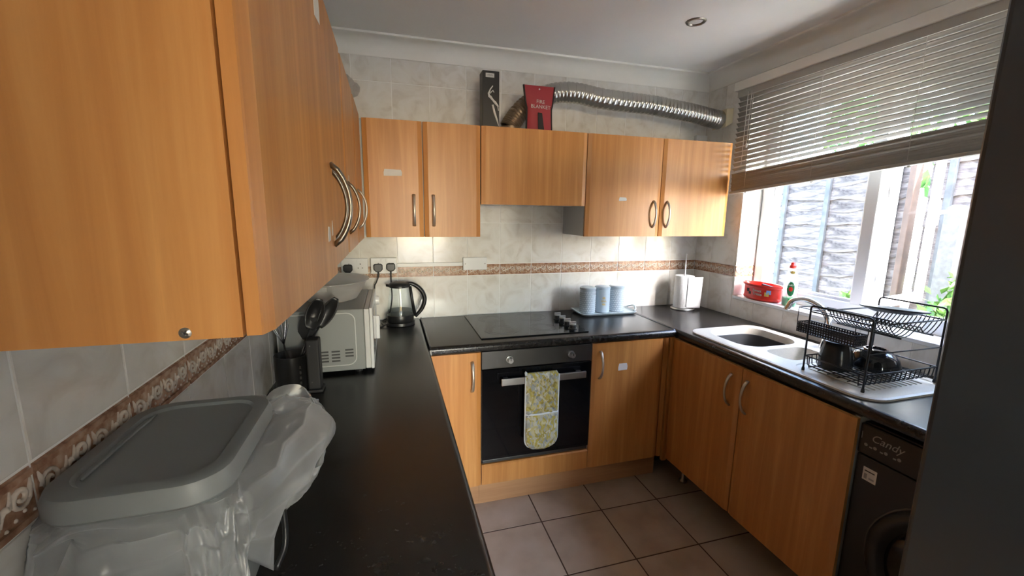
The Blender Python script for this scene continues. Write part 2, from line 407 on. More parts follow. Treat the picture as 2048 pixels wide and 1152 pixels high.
# cornice, a coved profile along three walls
def cove(n=7):
    pts = [(0, CEIL-.09), (0.006, CEIL-.09)]
    for k in range(n+1):
        t = pi/2*k/n; pts.append((.006+.074*(1-cos(t)), CEIL-.082+.07*sin(t)))
    return pts + [(.088, CEIL-.012), (.094, CEIL-.010), (.094, CEIL), (0, CEIL)]
struct('trim_1', MB().prism([(0, -d+.002, z) for d, z in cove()], (W, 0, 0)), 'cornice_paint', auto=35)
struct('trim_2', MB().prism([(W-d+.002, 0, z) for d, z in cove()], (0, PY+.001, 0)), 'cornice_paint', auto=35)
struct('trim_3', MB().prism([(d-.002, 0, z) for d, z in cove()], (0, PY+.001, 0)), 'cornice_paint', auto=35)

# ---- wall tiles
GAP = .0042
_tm = {}
def tile_mesh(w, h, mat='wall_tile', t=.004):
    k = (round(w, 4), round(h, 4), mat)
    if k not in _tm:
        b = .0010; x, z = w/2, h/2
        mb = MB().add([(-x, t, -z), (x, t, -z), (x, t, z), (-x, t, z), (-x, b, -z), (x, b, -z), (x, b, z), (-x, b, z), (-x+b, 0, -z+b), (x-b, 0, -z+b), (x-b, 0, z-b), (-x+b, 0, z-b)],
                      [(0, 1, 5, 4), (1, 2, 6, 5), (2, 3, 7, 6), (3, 0, 4, 7), (4, 5, 9, 8), (5, 6, 10, 9), (6, 7, 11, 10), (7, 4, 8, 11), (8, 9, 10, 11)])
        if mat == 'border_tile':
            for z0, z1, d in ((-z+.002, -z+.010, .004), (z-.010, z-.002, .003)): mb.box(-x+.001, x-.001, -d, .001, z0, z1)
        _tm[k] = mb.mesh(mat, mat)
    return _tm[k]
_sm = {}
def scroll_mesh(w):
    k = round(w, 3)
    if k in _sm: return _sm[k]
    mb = MB(); n = max(1, round(w/.05)); p = w/n
    for i in range(n):
        cx = -w/2+p*(i+.5); s = 1 if i % 2 == 0 else -1
        pts = []
        for j in range(18):
            t = j/17; a = t*3.0*pi; r = .003+.013*t
            pts.append((cx+s*(r*cos(a)-.004), -.0003, s*(r*sin(a)*.95-.003)+.002))
        mb.tube(pts, [.0022+.0016*sin(pi*j/17) for j in range(18)], 5)
        mb.tube([(cx+s*(.008+.018*t), -.0003, s*(-.020+.034*t+.008*sin(2*pi*t))) for t in [q/7 for q in range(8)]], [.0012+.0034*sin(pi*q/7) for q in range(8)], 5)
        mb.tube([(cx-s*(.021-.006*t), -.0003, .020-.026*t) for t in (0, .33, .66, 1)], [.001, .0034, .003, .0008], 5)
        for q in range(4): mb.lathe([(.0028, 0), (.002, .0016), (0, .002)], (0, 0, 0), 6); 
        for f_ in range(4):
            o_ = 4-f_; base_ = len(mb.v)-18*o_
            for v_ in range(18):
                X, Y, Z = mb.v[base_+v_]; mb.v[base_+v_] = (cx-p*.4+p*.27*f_+X, -Z, -.022+.004*((f_*7+i) % 3)+Y)
    _sm[k] = mb.mesh('scroll_relief', 'border_relief', True); return _sm[k]
def put_tile(wall, kind, u0, u1, z0, z1, at):
    """kind back / left / right / reveal; u along the wall"""
    w, h = abs(u1-u0)-GAP, z1-z0-GAP
    if w < .012 or h < .012: return
    u, z = (u0+u1)/2, (z0+z1)/2
    border = abs(z0-ZR[1]) < 1e-4
    mat = 'border_tile' if border else 'wall_tile'
    loc = {'back': (u, at, z), 'left': (at, u, z), 'right': (at, u, z)}[kind]
    rz = {'back': 0, 'left': pi/2, 'right': -pi/2}[kind]
    o = bpy.data.objects.new(mat, tile_mesh(w, h, mat)); COL.objects.link(o); o.location = loc; o.rotation_euler = (0, 0, rz); adopt(o, wall)
    if border and w > .05:
        s = bpy.data.objects.new('scroll_relief', scroll_mesh(w)); COL.objects.link(s); s.location = loc; s.rotation_euler = (0, 0, rz); adopt(s, o)
def rng(a, b, first, step):
    """cut [a,b] at first+k*step"""
    k0 = math.floor((a-first)/step)-1; c = [a]
    for k in range(k0, k0+80):
        v = first+k*step
        if a+.004 < v < b-.004: c.append(v)
    return list(zip(c, c[1:]+[b]))
for u0, u1 in rng(0, W, W, TW):
    for i in range(7):
        z0, z1 = ZR[i], ZR[i+1]
        if i == 3 and not (u1 > .86 and u0 < 1.52 or u1 > 2.4): continue
        if i == 4 and not u1 > 2.42: continue
        put_tile(wall_back, 'back', u0, u1, z0, z1, 0)
for u0, u1 in rng(-2.75, 0, -1.9269, TW):
    for i in range(3): put_tile(wall_left, 'left', u0, u1, ZR[i], ZR[i+1], 0)
    if u0 < -2.08:
        for i in (3, 4, 5, 6): put_tile(wall_left, 'left', u0, u1, ZR[i], ZR[i+1], 0)
RC = -.163
for u0, u1 in rng(WY0, 0, RC, TW):
    for i in range(7): put_tile(wall_right, 'right', u0, u1, ZR[i], ZR[i+1], W)
for u0, u1 in rng(-2.3, WY0, -.746, TW): put_tile(wall_right, 'right', u0, u1, .91, WZ0-.018, W)
for i in range(7):
    z0, z1 = max(ZR[i], WZ0), min(ZR[i+1], WZ1)
    if z1 > z0: put_tile(wall_right, 'back', W-.001, WX, z0, z1, WY0-.003)
struct('trim_4', MB().box(W-.006, WX+.01, WY1, WY0-.004, WZ0-.018, WZ0), 'white_upvc', bev=.003)     # window sill

# ---- floor tiles
FT, FX, FY = .3346, 1.1131, -.7439
fm = {}
def ftile(x0, x1, y0, y1):
    w, d = x1-x0-.007, y1-y0-.007
    if w < .02 or d < .02: return
    k = (round(w, 3), round(d, 3))
    if k not in fm:
        b = .0006; x, y = w/2, d/2
        fm[k] = MB().add([(-x, -y, -.006), (x, -y, -.006), (x, y, -.006), (-x, y, -.006), (-x, -y, -.0004), (x, -y, -.0004), (x, y, -.0004), (-x, y, -.0004), (-x+b, -y+b, 0), (x-b, -y+b, 0), (x-b, y-b, 0), (-x+b, y-b, 0)],
              [(0, 1, 5, 4), (1, 2, 6, 5), (2, 3, 7, 6), (3, 0, 4, 7), (4, 5, 9, 8), (5, 6, 10, 9), (6, 7, 11, 10), (7, 4, 8, 11), (8, 9, 10, 11)]).mesh('floor_tile', 'floor_tile')
    piece(fm[k], 'floor_tile', ((x0+x1)/2, (y0+y1)/2, 0), floor)
for x0, x1 in rng(.45, W, FX, FT):
    for y0, y1 in rng(-4.6, -.40, FY, FT): ftile(x0, x1, y0, y1)

# ---- window on the right
win = tag(bpy.data.objects.new('window_1', None), kind='structure'); COL.objects.link(win); win.location = (WX, (WY0+WY1)/2, WZ0)
def uframe(name, y0, y1, z0, z1, x0, x1, wd, parent, mat='white_upvc', n=None):
    return MB().box(x0, x1, y0, y0-wd, z0, z1).box(x0, x1, y1+wd, y1, z0, z1).box(x0+.001, x1-.001, y0, y1, z0, z0+wd).box(x0+.001, x1-.001, y0, y1, z1-wd, z1).build(name, mat, parent, bev=.004)
X0, X1 = WX, WX+.075
fr = uframe('window_frame', WY0-.004, WY1, WZ0, WZ1, X0, X1, .066, win)
MB().box(X0+.002, X1, -.979, -1.040, WZ0+.05, WZ1-.05).build('mullion', 'white_upvc', win, bev=.005)
b = MB()
for (y0, y1, z0, z1) in ((WY0-.07, WY0-.082, WZ0+.066, WZ1-.066), (-.967, -.979, WZ0+.066, WZ1-.066), (WY0-.07, -.979, WZ0+.066, WZ0+.080), (WY0-.07, -.979, WZ1-.08, WZ1-.066)): b.box(X0+.02, X0+.05, y0, y1, z0, z1)
b.build('glazing_bead', 'white_upvc', win)
MB().add([(X0+.035, WY0-.070, WZ0+.06), (X0+.035, -.982, WZ0+.06), (X0+.035, -.982, WZ1-.06), (X0+.035, WY0-.070, WZ1-.06)], [(0, 1, 2, 3)]).build('pane', 'window_glass', win)
# open casement sash, hinged on the mullion and swung outwards
HX, HY = X1-.005, -1.048
M = basis((HX, HY, 0), (.50, .105, 0), (0, 0, 1))      # local x along the sash, y up, z = normal
SL, S0, S1 = .52, WZ0+.045, WZ1-.045
M2 = Matrix(((M[0][0], M[0][2], 0, HX), (M[1][0], M[1][2], 0, HY), (0, 0, 1, 0), (0, 0, 0, 1)))    # local (along, across, up)
s = MB()
for a0, a1, z0, z1 in ((0, .045, S0, S1), (SL-.05, SL, S0, S1), (.01, SL-.01, S0, S0+.05), (.01, SL-.01, S1-.05, S1)): s.obox(M2, a0, a1, -.014, .014, z0, z1)
sash = s.build('casement_sash', 'white_upvc', win, bev=.004)
MB().add([M2 @ Vector(p) for p in ((.04, 0, S0+.045), (SL-.045, 0, S0+.045), (SL-.045, 0, S1-.045), (.04, 0, S1-.045))], [(0, 1, 2, 3)]).build('pane', 'window_glass', sash)
h = MB().obox(M2, SL-.037, SL-.013, .0142, .026, 1.50, 1.63); h.tube([M2 @ Vector(p) for p in ((SL-.025, .026, 1.57), (SL-.025, .048, 1.57), (SL-.05, .056, 1.57), (SL-.13, .058, 1.56))], [.009, .009, .010, .007], 8)
h.build('sash_handle', 'white_upvc', sash, bev=.002)
for z in (1.2, 1.63, 2.02):
    MB().box(HX-.01, HX+.028, HY+.002, HY-.012, z, z+.07).build('hinge', 'brushed_steel', sash, bev=.002)
# ---- unseen rear window, added to light the back wall and left side
w2 = tag(bpy.data.objects.new('added_window', None), kind='structure'); COL.objects.link(w2); w2.location = ((RX0+RX1)/2, REAR, RZ0)
MB().box(RX0, RX0+.06, REAR-.1, REAR-.03, RZ0, RZ1).box(RX1-.06, RX1, REAR-.1, REAR-.03, RZ0, RZ1).box(RX0, RX1, REAR-.099, REAR-.031, RZ0, RZ0+.06).box(RX0, RX1, REAR-.099, REAR-.031, RZ1-.06, RZ1).build('window_frame', 'white_upvc', w2, bev=.004)
MB().box(RX0+.05, RX1-.05, REAR-.068, REAR-.062, RZ0+.05, RZ1-.05).build('pane', 'window_glass', w2)

# ------------------------------------------------------------------ cabinets
class Frame:
    """local (u along the front, d outwards from the wall, z) to world"""
    def __init__(s, o, u, d): s.o = Vector(o); s.u = Vector(u); s.d = Vector(d)
    def __call__(s, u, d, z): return s.o+s.u*u+s.d*d+Vector((0, 0, z))
def fbox(mb, F, u0, u1, d0, d1, z0, z1):
    P = [F(*p) for p in ((u0, d0, z0), (u1, d0, z0), (u1, d1, z0), (u0, d1, z0), (u0, d0, z1), (u1, d0, z1), (u1, d1, z1), (u0, d1, z1))]
    fs = [(0, 3, 2, 1), (4, 5, 6, 7), (0, 1, 5, 4), (1, 2, 6, 5), (2, 3, 7, 6), (3, 0, 4, 7)]
    if F.u.cross(F.d).z < 0: fs = [tuple(reversed(f)) for f in fs]
    return mb.add(P, fs)
def swing(F, uh, dh, ang, sign):
    """frame for a door turned by ang about a hinge line at (uh, dh)"""
    G = Frame(F.o, F.u, F.d); h = F(uh, dh, 0); q = Matrix.Rotation(ang*sign, 3, 'Z')
    G.u = q @ F.u; G.d = q @ F.d; G.o = h-G.u*uh-G.d*dh; return G
T = .020
def door(F, u0, u1, z0, z1, d0, parent, hu=None, hz=None, handle='satin_nickel', ch=.022, labels=()):
    g = .0018; u0 += g; u1 -= g; t = T
    prof = [(u0, d0), (u0, d0+t-.0065), (u0+.003, d0+t-.0052), (u0+ch, d0+t), (u1-ch, d0+t), (u1-.003, d0+t-.0052), (u1, d0+t-.0065), (u1, d0)]
    mb = MB().prism([F(u, d, z0) for u, d in prof], (0, 0, z1-z0))
    o = mb.build('door', 'beech', parent)
    if hu is not None: bow(F, hu, hz, d0+t, o, handle)
    for (a, b, zz0, zz1) in labels:
        P = [(a, zz0), (b, zz0+.002), (b+.002, (zz0+zz1)/2), (b-.003, zz1-.001), (a+.004, zz1), (a, (zz0+zz1)/2)]
        MB().prism([F(p, d0+t+.0002, z) for p, z in P], F.d*.0006).build('paper_label', 'paper', o, label='torn scrap of white paper tape')
    return o
def bow(F, u, z, d, parent, mat='satin_nickel', span=.152, proj=.034):
    """flattened bow handle with flat feet, z = lower foot"""
    n = 15; path = []; R = []
    for k in range(n):
        t = k/(n-1); path.append(F(u, d-.001+proj*(sin(pi*t)**.62), z+span*t)); R.append(.0062+.0026*(1-sin(pi*t)))
    MB().tube(path, R, 10, flat=.62, up=tuple(F.d)).build('handle', mat, parent, smooth=True)
def carcass(F, u0, u1, z0, z1, depth, parent, mat='carcass_grey', d0=.004, hollow=False):
    if hollow:
        mb = MB(); u0 += .0005; u1 -= .0005
        for a in ((u0, u0+.016, d0, depth, z0, z1), (u1-.016, u1, d0, depth, z0, z1), (u0+.016, u1-.016, d0, depth, z0, z0+.016), (u0+.016, u1-.016, d0, d0+.01, z0+.016, z1-.2)): fbox(mb, F, *a)
        return mb.build('carcass', mat, parent)
    o = fbox(MB(), F, u0+.0005, u1-.0005, d0, depth, z0, z1).build('carcass', mat, parent)
    return o
ZW0, ZW1 = 1.4105, 1.972
FB = Frame((0, 0, 0), (1, 0, 0), (0, -1, 0)); FL = Frame((0, 0, 0), (0, 1, 0), (1, 0, 0)); FR = Frame((W, 0, 0), (0, 1, 0), (-1, 0, 0))
# wall cabinets on the left wall
t = thing('wall_cabinet', 'nearest beech wall cabinet on left wall, two doors, plain end panel with steel cam screw', 'cabinet', (.15, -1.63, ZW0), 'beech wall cabinets')
carcass(FL, -2.065, -1.175, ZW0+.002, ZW1, .284, t)
fbox(MB(), FL, -2.082, -2.0655, .004, .286, ZW0, ZW1).build('end_panel', 'beech', t)
s_ = MB()
s_.lathe([(0, -.0006), (.0036, -.0006), (.0040, -.0001), (.0052, -.0001), (.0056, .0006), (.0056, .002)], seg=20)
sc = bpy.data.objects.new('cam_screw', s_.mesh('cam_screw', 'screw_metal', True)); COL.objects.link(sc); sc.location = (.2385, -2.0822, 1.4175); sc.rotation_euler = (-pi/2, 0, 0); adopt(sc, t)
x = MB().box(-.003, .003, -.0007, .0007, -.0012, -.0004).box(-.0007, .0007, -.003, .003, -.0012, -.0004)
xo = bpy.data.objects.new('screw_cross', x.mesh('screw_cross', 'print_dark')); COL.objects.link(xo); xo.matrix_world = sc.matrix_basis @ Matrix.Rotation(.5, 4, 'Z'); adopt(xo, sc)
FA = swing(FL, -2.08, .288, radians(2.0), -1)
door(FA, -2.080, -1.607, ZW0, ZW1, .288, t, -1.645, 1.468, 'dull_nickel', labels=((-1.715, -1.693, 1.478, 1.505), (-1.67, -1.664, 1.487, 1.515), (-1.72, -1.675, 1.846, 1.90)))
door(FL, -1.605, -1.176, ZW0, ZW1, .288, t, -1.555, 1.468, 'dull_nickel')
t = thing('wall_cabinet', 'single door beech wall cabinet in middle of left wall, paper scrap above its bow handle', 'cabinet', (.15, -.96, ZW0), 'beech wall cabinets')
carcass(FL, -1.174, -.746, ZW0+.002, ZW1, .284, t)
door(FL, -1.175, -.746, ZW0, ZW1, .288, t, -1.13, 1.468, 'dull_nickel', labels=((-1.085, -1.06, 1.607, 1.645),))
t = thing('wall_cabinet', 'farthest beech wall cabinet on left wall, tight in corner beside back wall cabinets', 'cabinet', (.15, -.53, ZW0), 'beech wall cabinets')
carcass(FL, -.744, -.312, ZW0+.002, ZW1, .284, t)
door(FL, -.745, -.345, ZW0, ZW1, .288, t, -.70, 1.468, 'satin_nickel')
# wall cabinets on the back wall
D0 = .298
t = thing('wall_cabinet', 'two door beech wall cabinet above sockets, white paper strip on its left door', 'cabinet', (.59, -.15, ZW0), 'beech wall cabinets')
carcass(FB, .296, .889, ZW0+.002, ZW1, D0-.003, t)
door(FB, .3135, .5965, ZW0, ZW1, D0, t, .548, 1.468, labels=((.408, .493, 1.708, 1.74),))
door(FB, .5975, .8895, ZW0, ZW1, D0, t, .645, 1.468)
t = thing('hood_cabinet', 'short beech cabinet with one plain flap door, hanging over the hob', 'cabinet', (1.19, -.15, 1.58), 'beech wall cabinets')
carcass(FB, .8925, 1.4865, 1.583, ZW1, D0-.003, t)
door(FB, .8905, 1.4865, 1.580, ZW1, D0+.002, t)
v = MB()
for k in range(5): v.box(1.0+.1*k-.035, 1.0+.1*k+.035, -.25, -.06, 1.5795, 1.583)
v.build('hood_grille', 'brushed_steel', t)
t = thing('wall_cabinet', 'two door beech wall cabinet nearest the window, small white label on left door', 'cabinet', (1.97, -.15, ZW0), 'beech wall cabinets')
carcass(FB, 1.4875, 2.4555, ZW0+.002, ZW1, D0-.003, t)
door(FB, 1.4885, 1.9715, ZW0, ZW1, D0, t, 1.926, 1.464, labels=((1.696, 1.744, 1.612, 1.634),))
door(FB, 1.9725, 2.4565, ZW0, ZW1, D0, t, 2.018, 1.464)
# base cabinets
ZB0, ZB1, ZC = .150, .868, .91
DB = .572
def base(label, F, u0, u1, loc, doors, plinth=True, cat='cabinet', pl_set=.05, legs=False, d0=.004):
    t = thing('base_cabinet', label, cat, loc, 'beech base cabinets')
    carcass(F, u0, u1, ZB0+.001, ZB1, DB-.002, t, d0=d0, hollow=legs)
    for (a, b, hu, lab) in doors: door(F, a, b, ZB0, ZB1-.003, DB, t, hu, .668, labels=lab)
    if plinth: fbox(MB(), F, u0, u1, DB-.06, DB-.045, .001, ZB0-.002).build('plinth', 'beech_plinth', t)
    if legs:
        for u in (u0+.03, u1-.035):
            for d in (DB-.09, .12):
                p = F(u, d, 0); MB().lathe([(.024, .001), (.024, .012), (.012, .02), (.014, .1), (.022, .13), (.022, ZB0)], (p.x, p.y, 0), 14, cap0=True).build('leg', 'dull_nickel', t, smooth=True)
    return t
base('narrow beech base cabinet left of oven with one bow handle', FB, .535, .834, (.68, -.3, 0), [(.54, .8345, .789, ())])
base('beech base cabinet right of oven, white label on its door', FB, 1.4325, 1.905, (1.67, -.3, 0), [(1.4325, 1.868, 1.480, ((1.590, 1.644, .702, .742),)), (1.870, 1.905, None, ())])
t = thing('oven_housing', 'beech housing below oven, filler panel over long plinth', 'cabinet', (1.13, -.3, 0), 'beech base cabinets')
fbox(MB(), FB, .8345, 1.4315, .004, DB-.02, ZB0+.001, .255).build('carcass', 'carcass_grey', t)
MB().prism([(.8365, -DB, ZB0), (.8365, -DB-.018, ZB0), (.8365, -DB-.018, .252), (.8365, -DB-.012, .259), (.8365, -DB, .260)], (.593, 0, 0)).build('filler_panel', 'beech', t)
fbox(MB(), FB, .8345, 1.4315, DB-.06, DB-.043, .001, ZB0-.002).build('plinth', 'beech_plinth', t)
t = base('wide two door beech sink cabinet under window, open underneath on short legs', FR, -1.5735, -.612, (2.2, -1.09, 0), [(-1.5768, -1.0875, -1.125, ()), (-1.0865, -.601, -1.032, ())], plinth=False, legs=True)
cp = thing('corner_post', 'slim beech corner post between back and sink base cabinets', 'post', (1.92, -.58, 0))
MB().box(1.908, 1.936, -.597, -.575, .12, ZB1).build('post', 'beech', cp, bev=.002)
for k, (a, b) in enumerate(((-1.15, -.62), (-1.70, -1.152), (-2.25, -1.702))):
    base(('beech base cabinet under left worktop, nearest the oven corner', 'beech base cabinet under left worktop, the middle one', 'beech base cabinet under left worktop, nearest the viewer')[k], Frame((-.03, 0, 0), (0, 1, 0), (1, 0, 0)), a, b, (.3, (a+b)/2, 0), [(a, b, b-.05, ())], d0=.036)

# ------------------------------------------------------------------ worktops
def nose(d, z1=ZC, z0=.872, r=.019):
    """postformed front edge: profile from the wall (0) to the front (d)"""
    pts = [(.001, z0), (d-.008, z0), (d-.002, z0+.004)]
    for k in range(8):
        t = pi/2*k/7; pts.append((d-r+r*cos(t), z1-r+r*sin(t)))
    return pts+[(.001, z1)]
DL = .586
wt = MB().prism([(x, -.002, z) for x, z in nose(DL)], (0, -2.40, 0)).build('worktop', 'worktop', auto=30)
tag(wt, 'long black worktop along left wall, holding microwave, kettle and bin', 'worktop', 'black worktops')
DK = .603
wt = MB().prism([(DL+.009, -y, z) for y, z in nose(DK)], (1.330, 0, 0)).build('worktop', 'worktop', auto=30)
tag(wt, 'black worktop along back wall with the hob set in it', 'worktop', 'black worktops')
XR = DL+1.348
# right worktop with a cut-out for the sink bowls
SX0, SX1, SY0, SY1 = 1.974, 2.436, -.628, -1.578      # sink outline
mb = MB()
mb.prism([(W-x, -.002, z) for x, z in nose(W-XR)], (0, -.675, 0))
mb.prism([(W-x, -1.235, z) for x, z in nose(W-XR)], (0, -.965, 0))
mb.prism([(x, -.677, z) for x, z in [(W-q, z) for q, z in nose(W-XR) if q > .3]+[(2.025, ZC), (2.025, .872)]], (0, -.558, 0))
mb.box(2.385, W-.001, -.677, -1.235, .872, ZC)
wt = mb.build('worktop', 'worktop', auto=30); tag(wt, 'black worktop under window with the cream sink set in it', 'worktop', 'black worktops')
for lab, x0, x1 in (('dark joint strip between left and back worktops', DL+.0005, DL+.0085), ('dark joint strip between back and window worktops', XR-.0085, XR-.0005)):
    o = MB().prism([(x0, -y, z) for y, z in [(.002, .873), (.002, ZC+.0018), (DK-.016, ZC+.0018), (DK-.002, ZC-.012), (DK+.002, .873)]], (x1-x0, 0, 0)).build('joint_strip', 'joint_strip')
    tag(o, lab, 'strip', 'worktop joint strips')

# ------------------------------------------------------------------ oven and hob
OX0, OX1, OY = .8365, 1.4285, -.592
t = thing('oven', 'built-in oven with grey control panel and black glass door under hob', 'oven', (1.13, -.3, .262))
MB().box(OX0+.02, OX1-.02, -.03, OY+.022, .275, .862).build('body', 'black_matt', t)
MB().box(OX0, OX1, OY+.022, OY, .776, .866).build('control_panel', 'oven_panel', t, bev=.002)
for x in (.977, 1.310):
    k = MB().cyl((x, OY, .819), (x, OY-.006, .819), .019, .018, 24).cyl((x, OY-.006, .819), (x, OY-.030, .819), .0145, .013, 24).build('control_knob', 'brushed_steel', t, auto=35, label='round silver control knob')
    MB().box(x-.002, x+.002, OY-.031, OY-.029, .819, .831).build('pointer', 'print_dark', k)
dr = MB().box(OX0, OX1, OY+.022, OY-.002, .288, .772).build('door', 'oven_glass', t, bev=.003)
MB().box(OX0+.06, OX1-.06, OY-.0026, OY-.0018, .345, .665).build('inner_window', 'print_dark', dr) if False else None
MB().box(.926, 1.380, OY-.034, OY-.046, .699, .735).build('door_handle', 'brushed_steel', dr, bev=.003, label='flat brushed steel handle bar')
for x in (.955, 1.35): MB().box(x-.012, x+.012, OY-.035, OY-.001, .706, .728).build('handle_bracket', 'brushed_steel', dr)
MB().box(OX0+.004, OX1-.004, OY+.02, OY+.004, .268, .285).build('bottom_trim', 'oven_panel', t, bev=.002)
lg = MB().tube([(1.112+.003*k, OY-.0028, .327+.003*sin(k*1.3)) for k in range(11)], .0016, 5)
lg.build('maker_mark', 'print_grey', dr)
# double oven glove draped over the handle bar
gx0, gx1 = 1.047, 1.221
t = thing('oven_glove', 'yellow and grey quilted double oven glove hung over oven handle', 'oven glove', (1.134, OY-.05, .346))
def hw(z):           # half width with rounded lower end
    r = .055; zb = .350
    return .087 if z > zb+r else .087-r+sqrt(max(0, r*r-(zb+r-z)**2))
yf = OY-.049
path = []                                                    # (y, z) over the bar: front hem -> up -> over -> down behind
NF = 100
for k in range(NF): path.append((yf-.004, .352+(.742-.352)*k/(NF-1)))
for k in range(1, 8):
    a_ = pi*k/8; path.append((OY-.040-.013*cos(a_), .742+.008*sin(a_)))
for k in range(14): path.append((OY-.0265+.004*0, .738-.20*k/13))
def gl(u, v):
    i = min(int(v*(len(path)-1)+.5), len(path)-1); y, z = path[i]
    h = hw(z) if i < NF else .083
    x = 1.134+(u*2-1)*h
    if i < NF and z > .50:
        q = abs(sin((x+z*.8)*pi/.040))*abs(sin((x-z*.8)*pi/.040)); y -= .013*q**.42*min(1, sin(pi*u)*4)
    return (x, y, z)
MB().grid(57, len(path), gl).build('quilted_strip', 'glove_print', t, smooth=True, solid=.006)
def pk(u, v):
    z = .350+v*(.541-.350); h = hw(z)*.985; x = 1.134+(u*2-1)*h
    y = yf-.010-.016*(sin(pi*u)**.6)*(sin(pi*min(1, .12+v*.8))**.5)+.003*sin(v*22+x*30)*sin(pi*u)
    return (x, y, z)
MB().grid(17, 20, pk).build('pocket', 'glove_print', t, smooth=True, solid=.004)
rim = [(1.134-hw(z)-.001, yf-.006, z) for z in [.74-(.74-.351)*k/26 for k in range(27)]]
rim += [(1.134+hw(.3505)*(-1+2*k/8), yf-.006, .3495) for k in range(1, 8)]
rim += [(1.134+hw(z)+.001, yf-.006, z) for z in [.351+(.74-.351)*k/26 for k in range(27)]]
MB().tube(rim, .0045, 6).build('edge_binding', 'piping_white', t, smooth=True)
MB().tube([pk(k/14, 1.0) for k in range(15)], .005, 6).build('pocket_binding', 'piping_white', t, smooth=True)
MB().tube([(1.052, yf-.004, .745), (1.050, yf-.006, .762), (1.046, yf-.006, .768), (1.043, yf-.005, .760), (1.047, yf-.003, .745)], .0038, 6).build('hanging_loop', 'piping_white', t, smooth=True)
# hob
t = thing('hob', 'black glass ceramic hob with four rings and a row of silver topped knobs', 'hob', (1.145, -.28, ZC))
MB().box(.848, 1.437, -.530, -.024, ZC+.0003, ZC+.0065).build('glass_plate', 'hob_glass', t, bev=.002)
def ring(cx, cy, r, w=.0022):
    return MB().lathe([(r-w, .0068), (r+w, .0068)], (cx, cy, ZC), 48)
for cx, cy, r in ((.985, -.395, .092), (1.23, -.15, .092), (.985, -.15, .074), (1.22, -.395, .074)):
    mb = ring(cx, cy, r); m2 = ring(cx, cy, r*.72, .001); mb.add(m2.v, m2.f); mb.build('ring_mark', 'hob_mark', t)
for k, y in enumerate((-.240, -.314, -.388, -.462)):
    kb = MB().lathe([(.0235, .0065), (.0235, .010), (.0195, .012), (.018, .034), (.0165, .036)], (1.372, y, ZC), 24, cap1=True).build('hob_knob', 'black_plastic', t, auto=35)
    c = MB().box(1.372-.0185, 1.372+.0185, y-.006, y+.006, ZC+.035, ZC+.046)
    c.lathe([(.0185, .030), (.0185, .037), (.017, .038)], (1.372, y, ZC), 24, cap1=True)
    c.build('knob_top', 'brushed_steel', kb, bev=.001)

# ------------------------------------------------------------------ tray with three canisters
t = thing('serving_tray', 'pale blue ceramic tray with two loop handles beside hob', 'tray', (1.74, -.115, ZC))
TX, TY, TZ = 1.742, -.118, ZC
mb = MB()
lv = [(.33, .16, .0, .03), (.365, .188, .003, .035), (.382, .202, .012, .038), (.390, .210, .016, .038), (.384, .204, .0175, .038), (.368, .190, .010, .034), (.356, .180, .007, .030)]
n = None
for w_, d_, z_, r_ in lv:
    ring_ = rrect(w_, d_, r_, 5); n = len(ring_); mb.v += [(TX+x, TY+y, TZ+.0005+z_) for x, y in ring_]
for i in range(len(lv)-1): mb.f += [(i*n+k, i*n+(k+1) % n, (i+1)*n+(k+1) % n, (i+1)*n+k) for k in range(n)]
mb.f += [tuple(reversed(range(n))), tuple(range((len(lv)-1)*n, len(lv)*n))]; mb.mi = [0]*len(mb.f)
mb.build('tray_dish', 'tray_blue', t, auto=50)
for s in (-1, 1):
    p = spline([(TX+s*.188, TY-.055, TZ+.015), (TX+s*.205, TY-.045, TZ+.024), (TX+s*.220, TY, TZ+.036), (TX+s*.205, TY+.045, TZ+.024), (TX+s*.188, TY+.055, TZ+.015)], 17)
    MB().tube(p, .0065, 8, flat=.7).build('tray_handle', 'tray_blue', t, smooth=True)
def canister(name, label, x, y, mat, pat):
    t = thing(name, label, 'canister', (x, y, TZ+.0078), 'three canisters on the tray')
    z = TZ+.0078; r = .0485
    MB().lathe([(r*.9, 0), (r, .004), (r, .150), (r-.002, .152)], (x, y, z), 36, cap0=True, cap1=True).build('body', mat, t, auto=40)
    MB().lathe([(r+.0015, .1525), (r+.0025, .155), (r+.0025, .163), (r-.004, .168), (r-.012, .1685), (.0, .1675)], (x, y, z), 36).build('lid', 'ceramic_blue', t, auto=50)
    b = t.children[0]
    if pat == 'dimple':
        d = MB(); random.seed(3)
        for j in range(11):
            for k in range(30):
                a = 2*pi*(k+.5*(j % 2))/30; zz = z+.012+j*.0125
                if -.3 < sin(a-pi/2) + 2: pass
                c, s_ = cos(a), sin(a); q = .0036
                P = Vector((x+c*(r+.0004), y+s_*(r+.0004), zz)); tx = Vector((-s_, c, 0))
                top = P+Vector((c, s_, 0))*.0022
                vs = [P+tx*q, P+Vector((0, 0, q*1.2)), P-tx*q, P-Vector((0, 0, q*1.2)), top]
                d.add(vs, [(0, 1, 4), (1, 2, 4), (2, 3, 4), (3, 0, 4)])
        o = d.build('dimple_relief', 'ceramic_pattern', b); o['kind'] = 'stuff'
    else:
        for k, (zz, sz) in enumerate(((.098, .5), (.078, 1), (.058, .6))):
            d = MB()
            a0 = -pi/2-.25
            for q in range(9):
                a = a0+(q-4)*.075*sz; d.box(0, 0, 0, 0, 0, 0)
                c, s_ = cos(a), sin(a); P = Vector((x+c*(r+.0006), y+s_*(r+.0006), z+zz+(.004*sin(q*2.1)))); tx = Vector((-s_, c, 0))*.0022
                d.add([P-tx-Vector((0, 0, .004)), P+tx-Vector((0, 0, .004)), P+tx+Vector((0, 0, .004)), P-tx+Vector((0, 0, .004))], [(0, 1, 2, 3)])
            d.build('gold_lettering', 'gold_print', b)
    return t
canister('canister', 'blue grey canister with dimpled surface, leftmost of three on the tray', 1.6165, -.135, 'ceramic_blue', 'dimple')
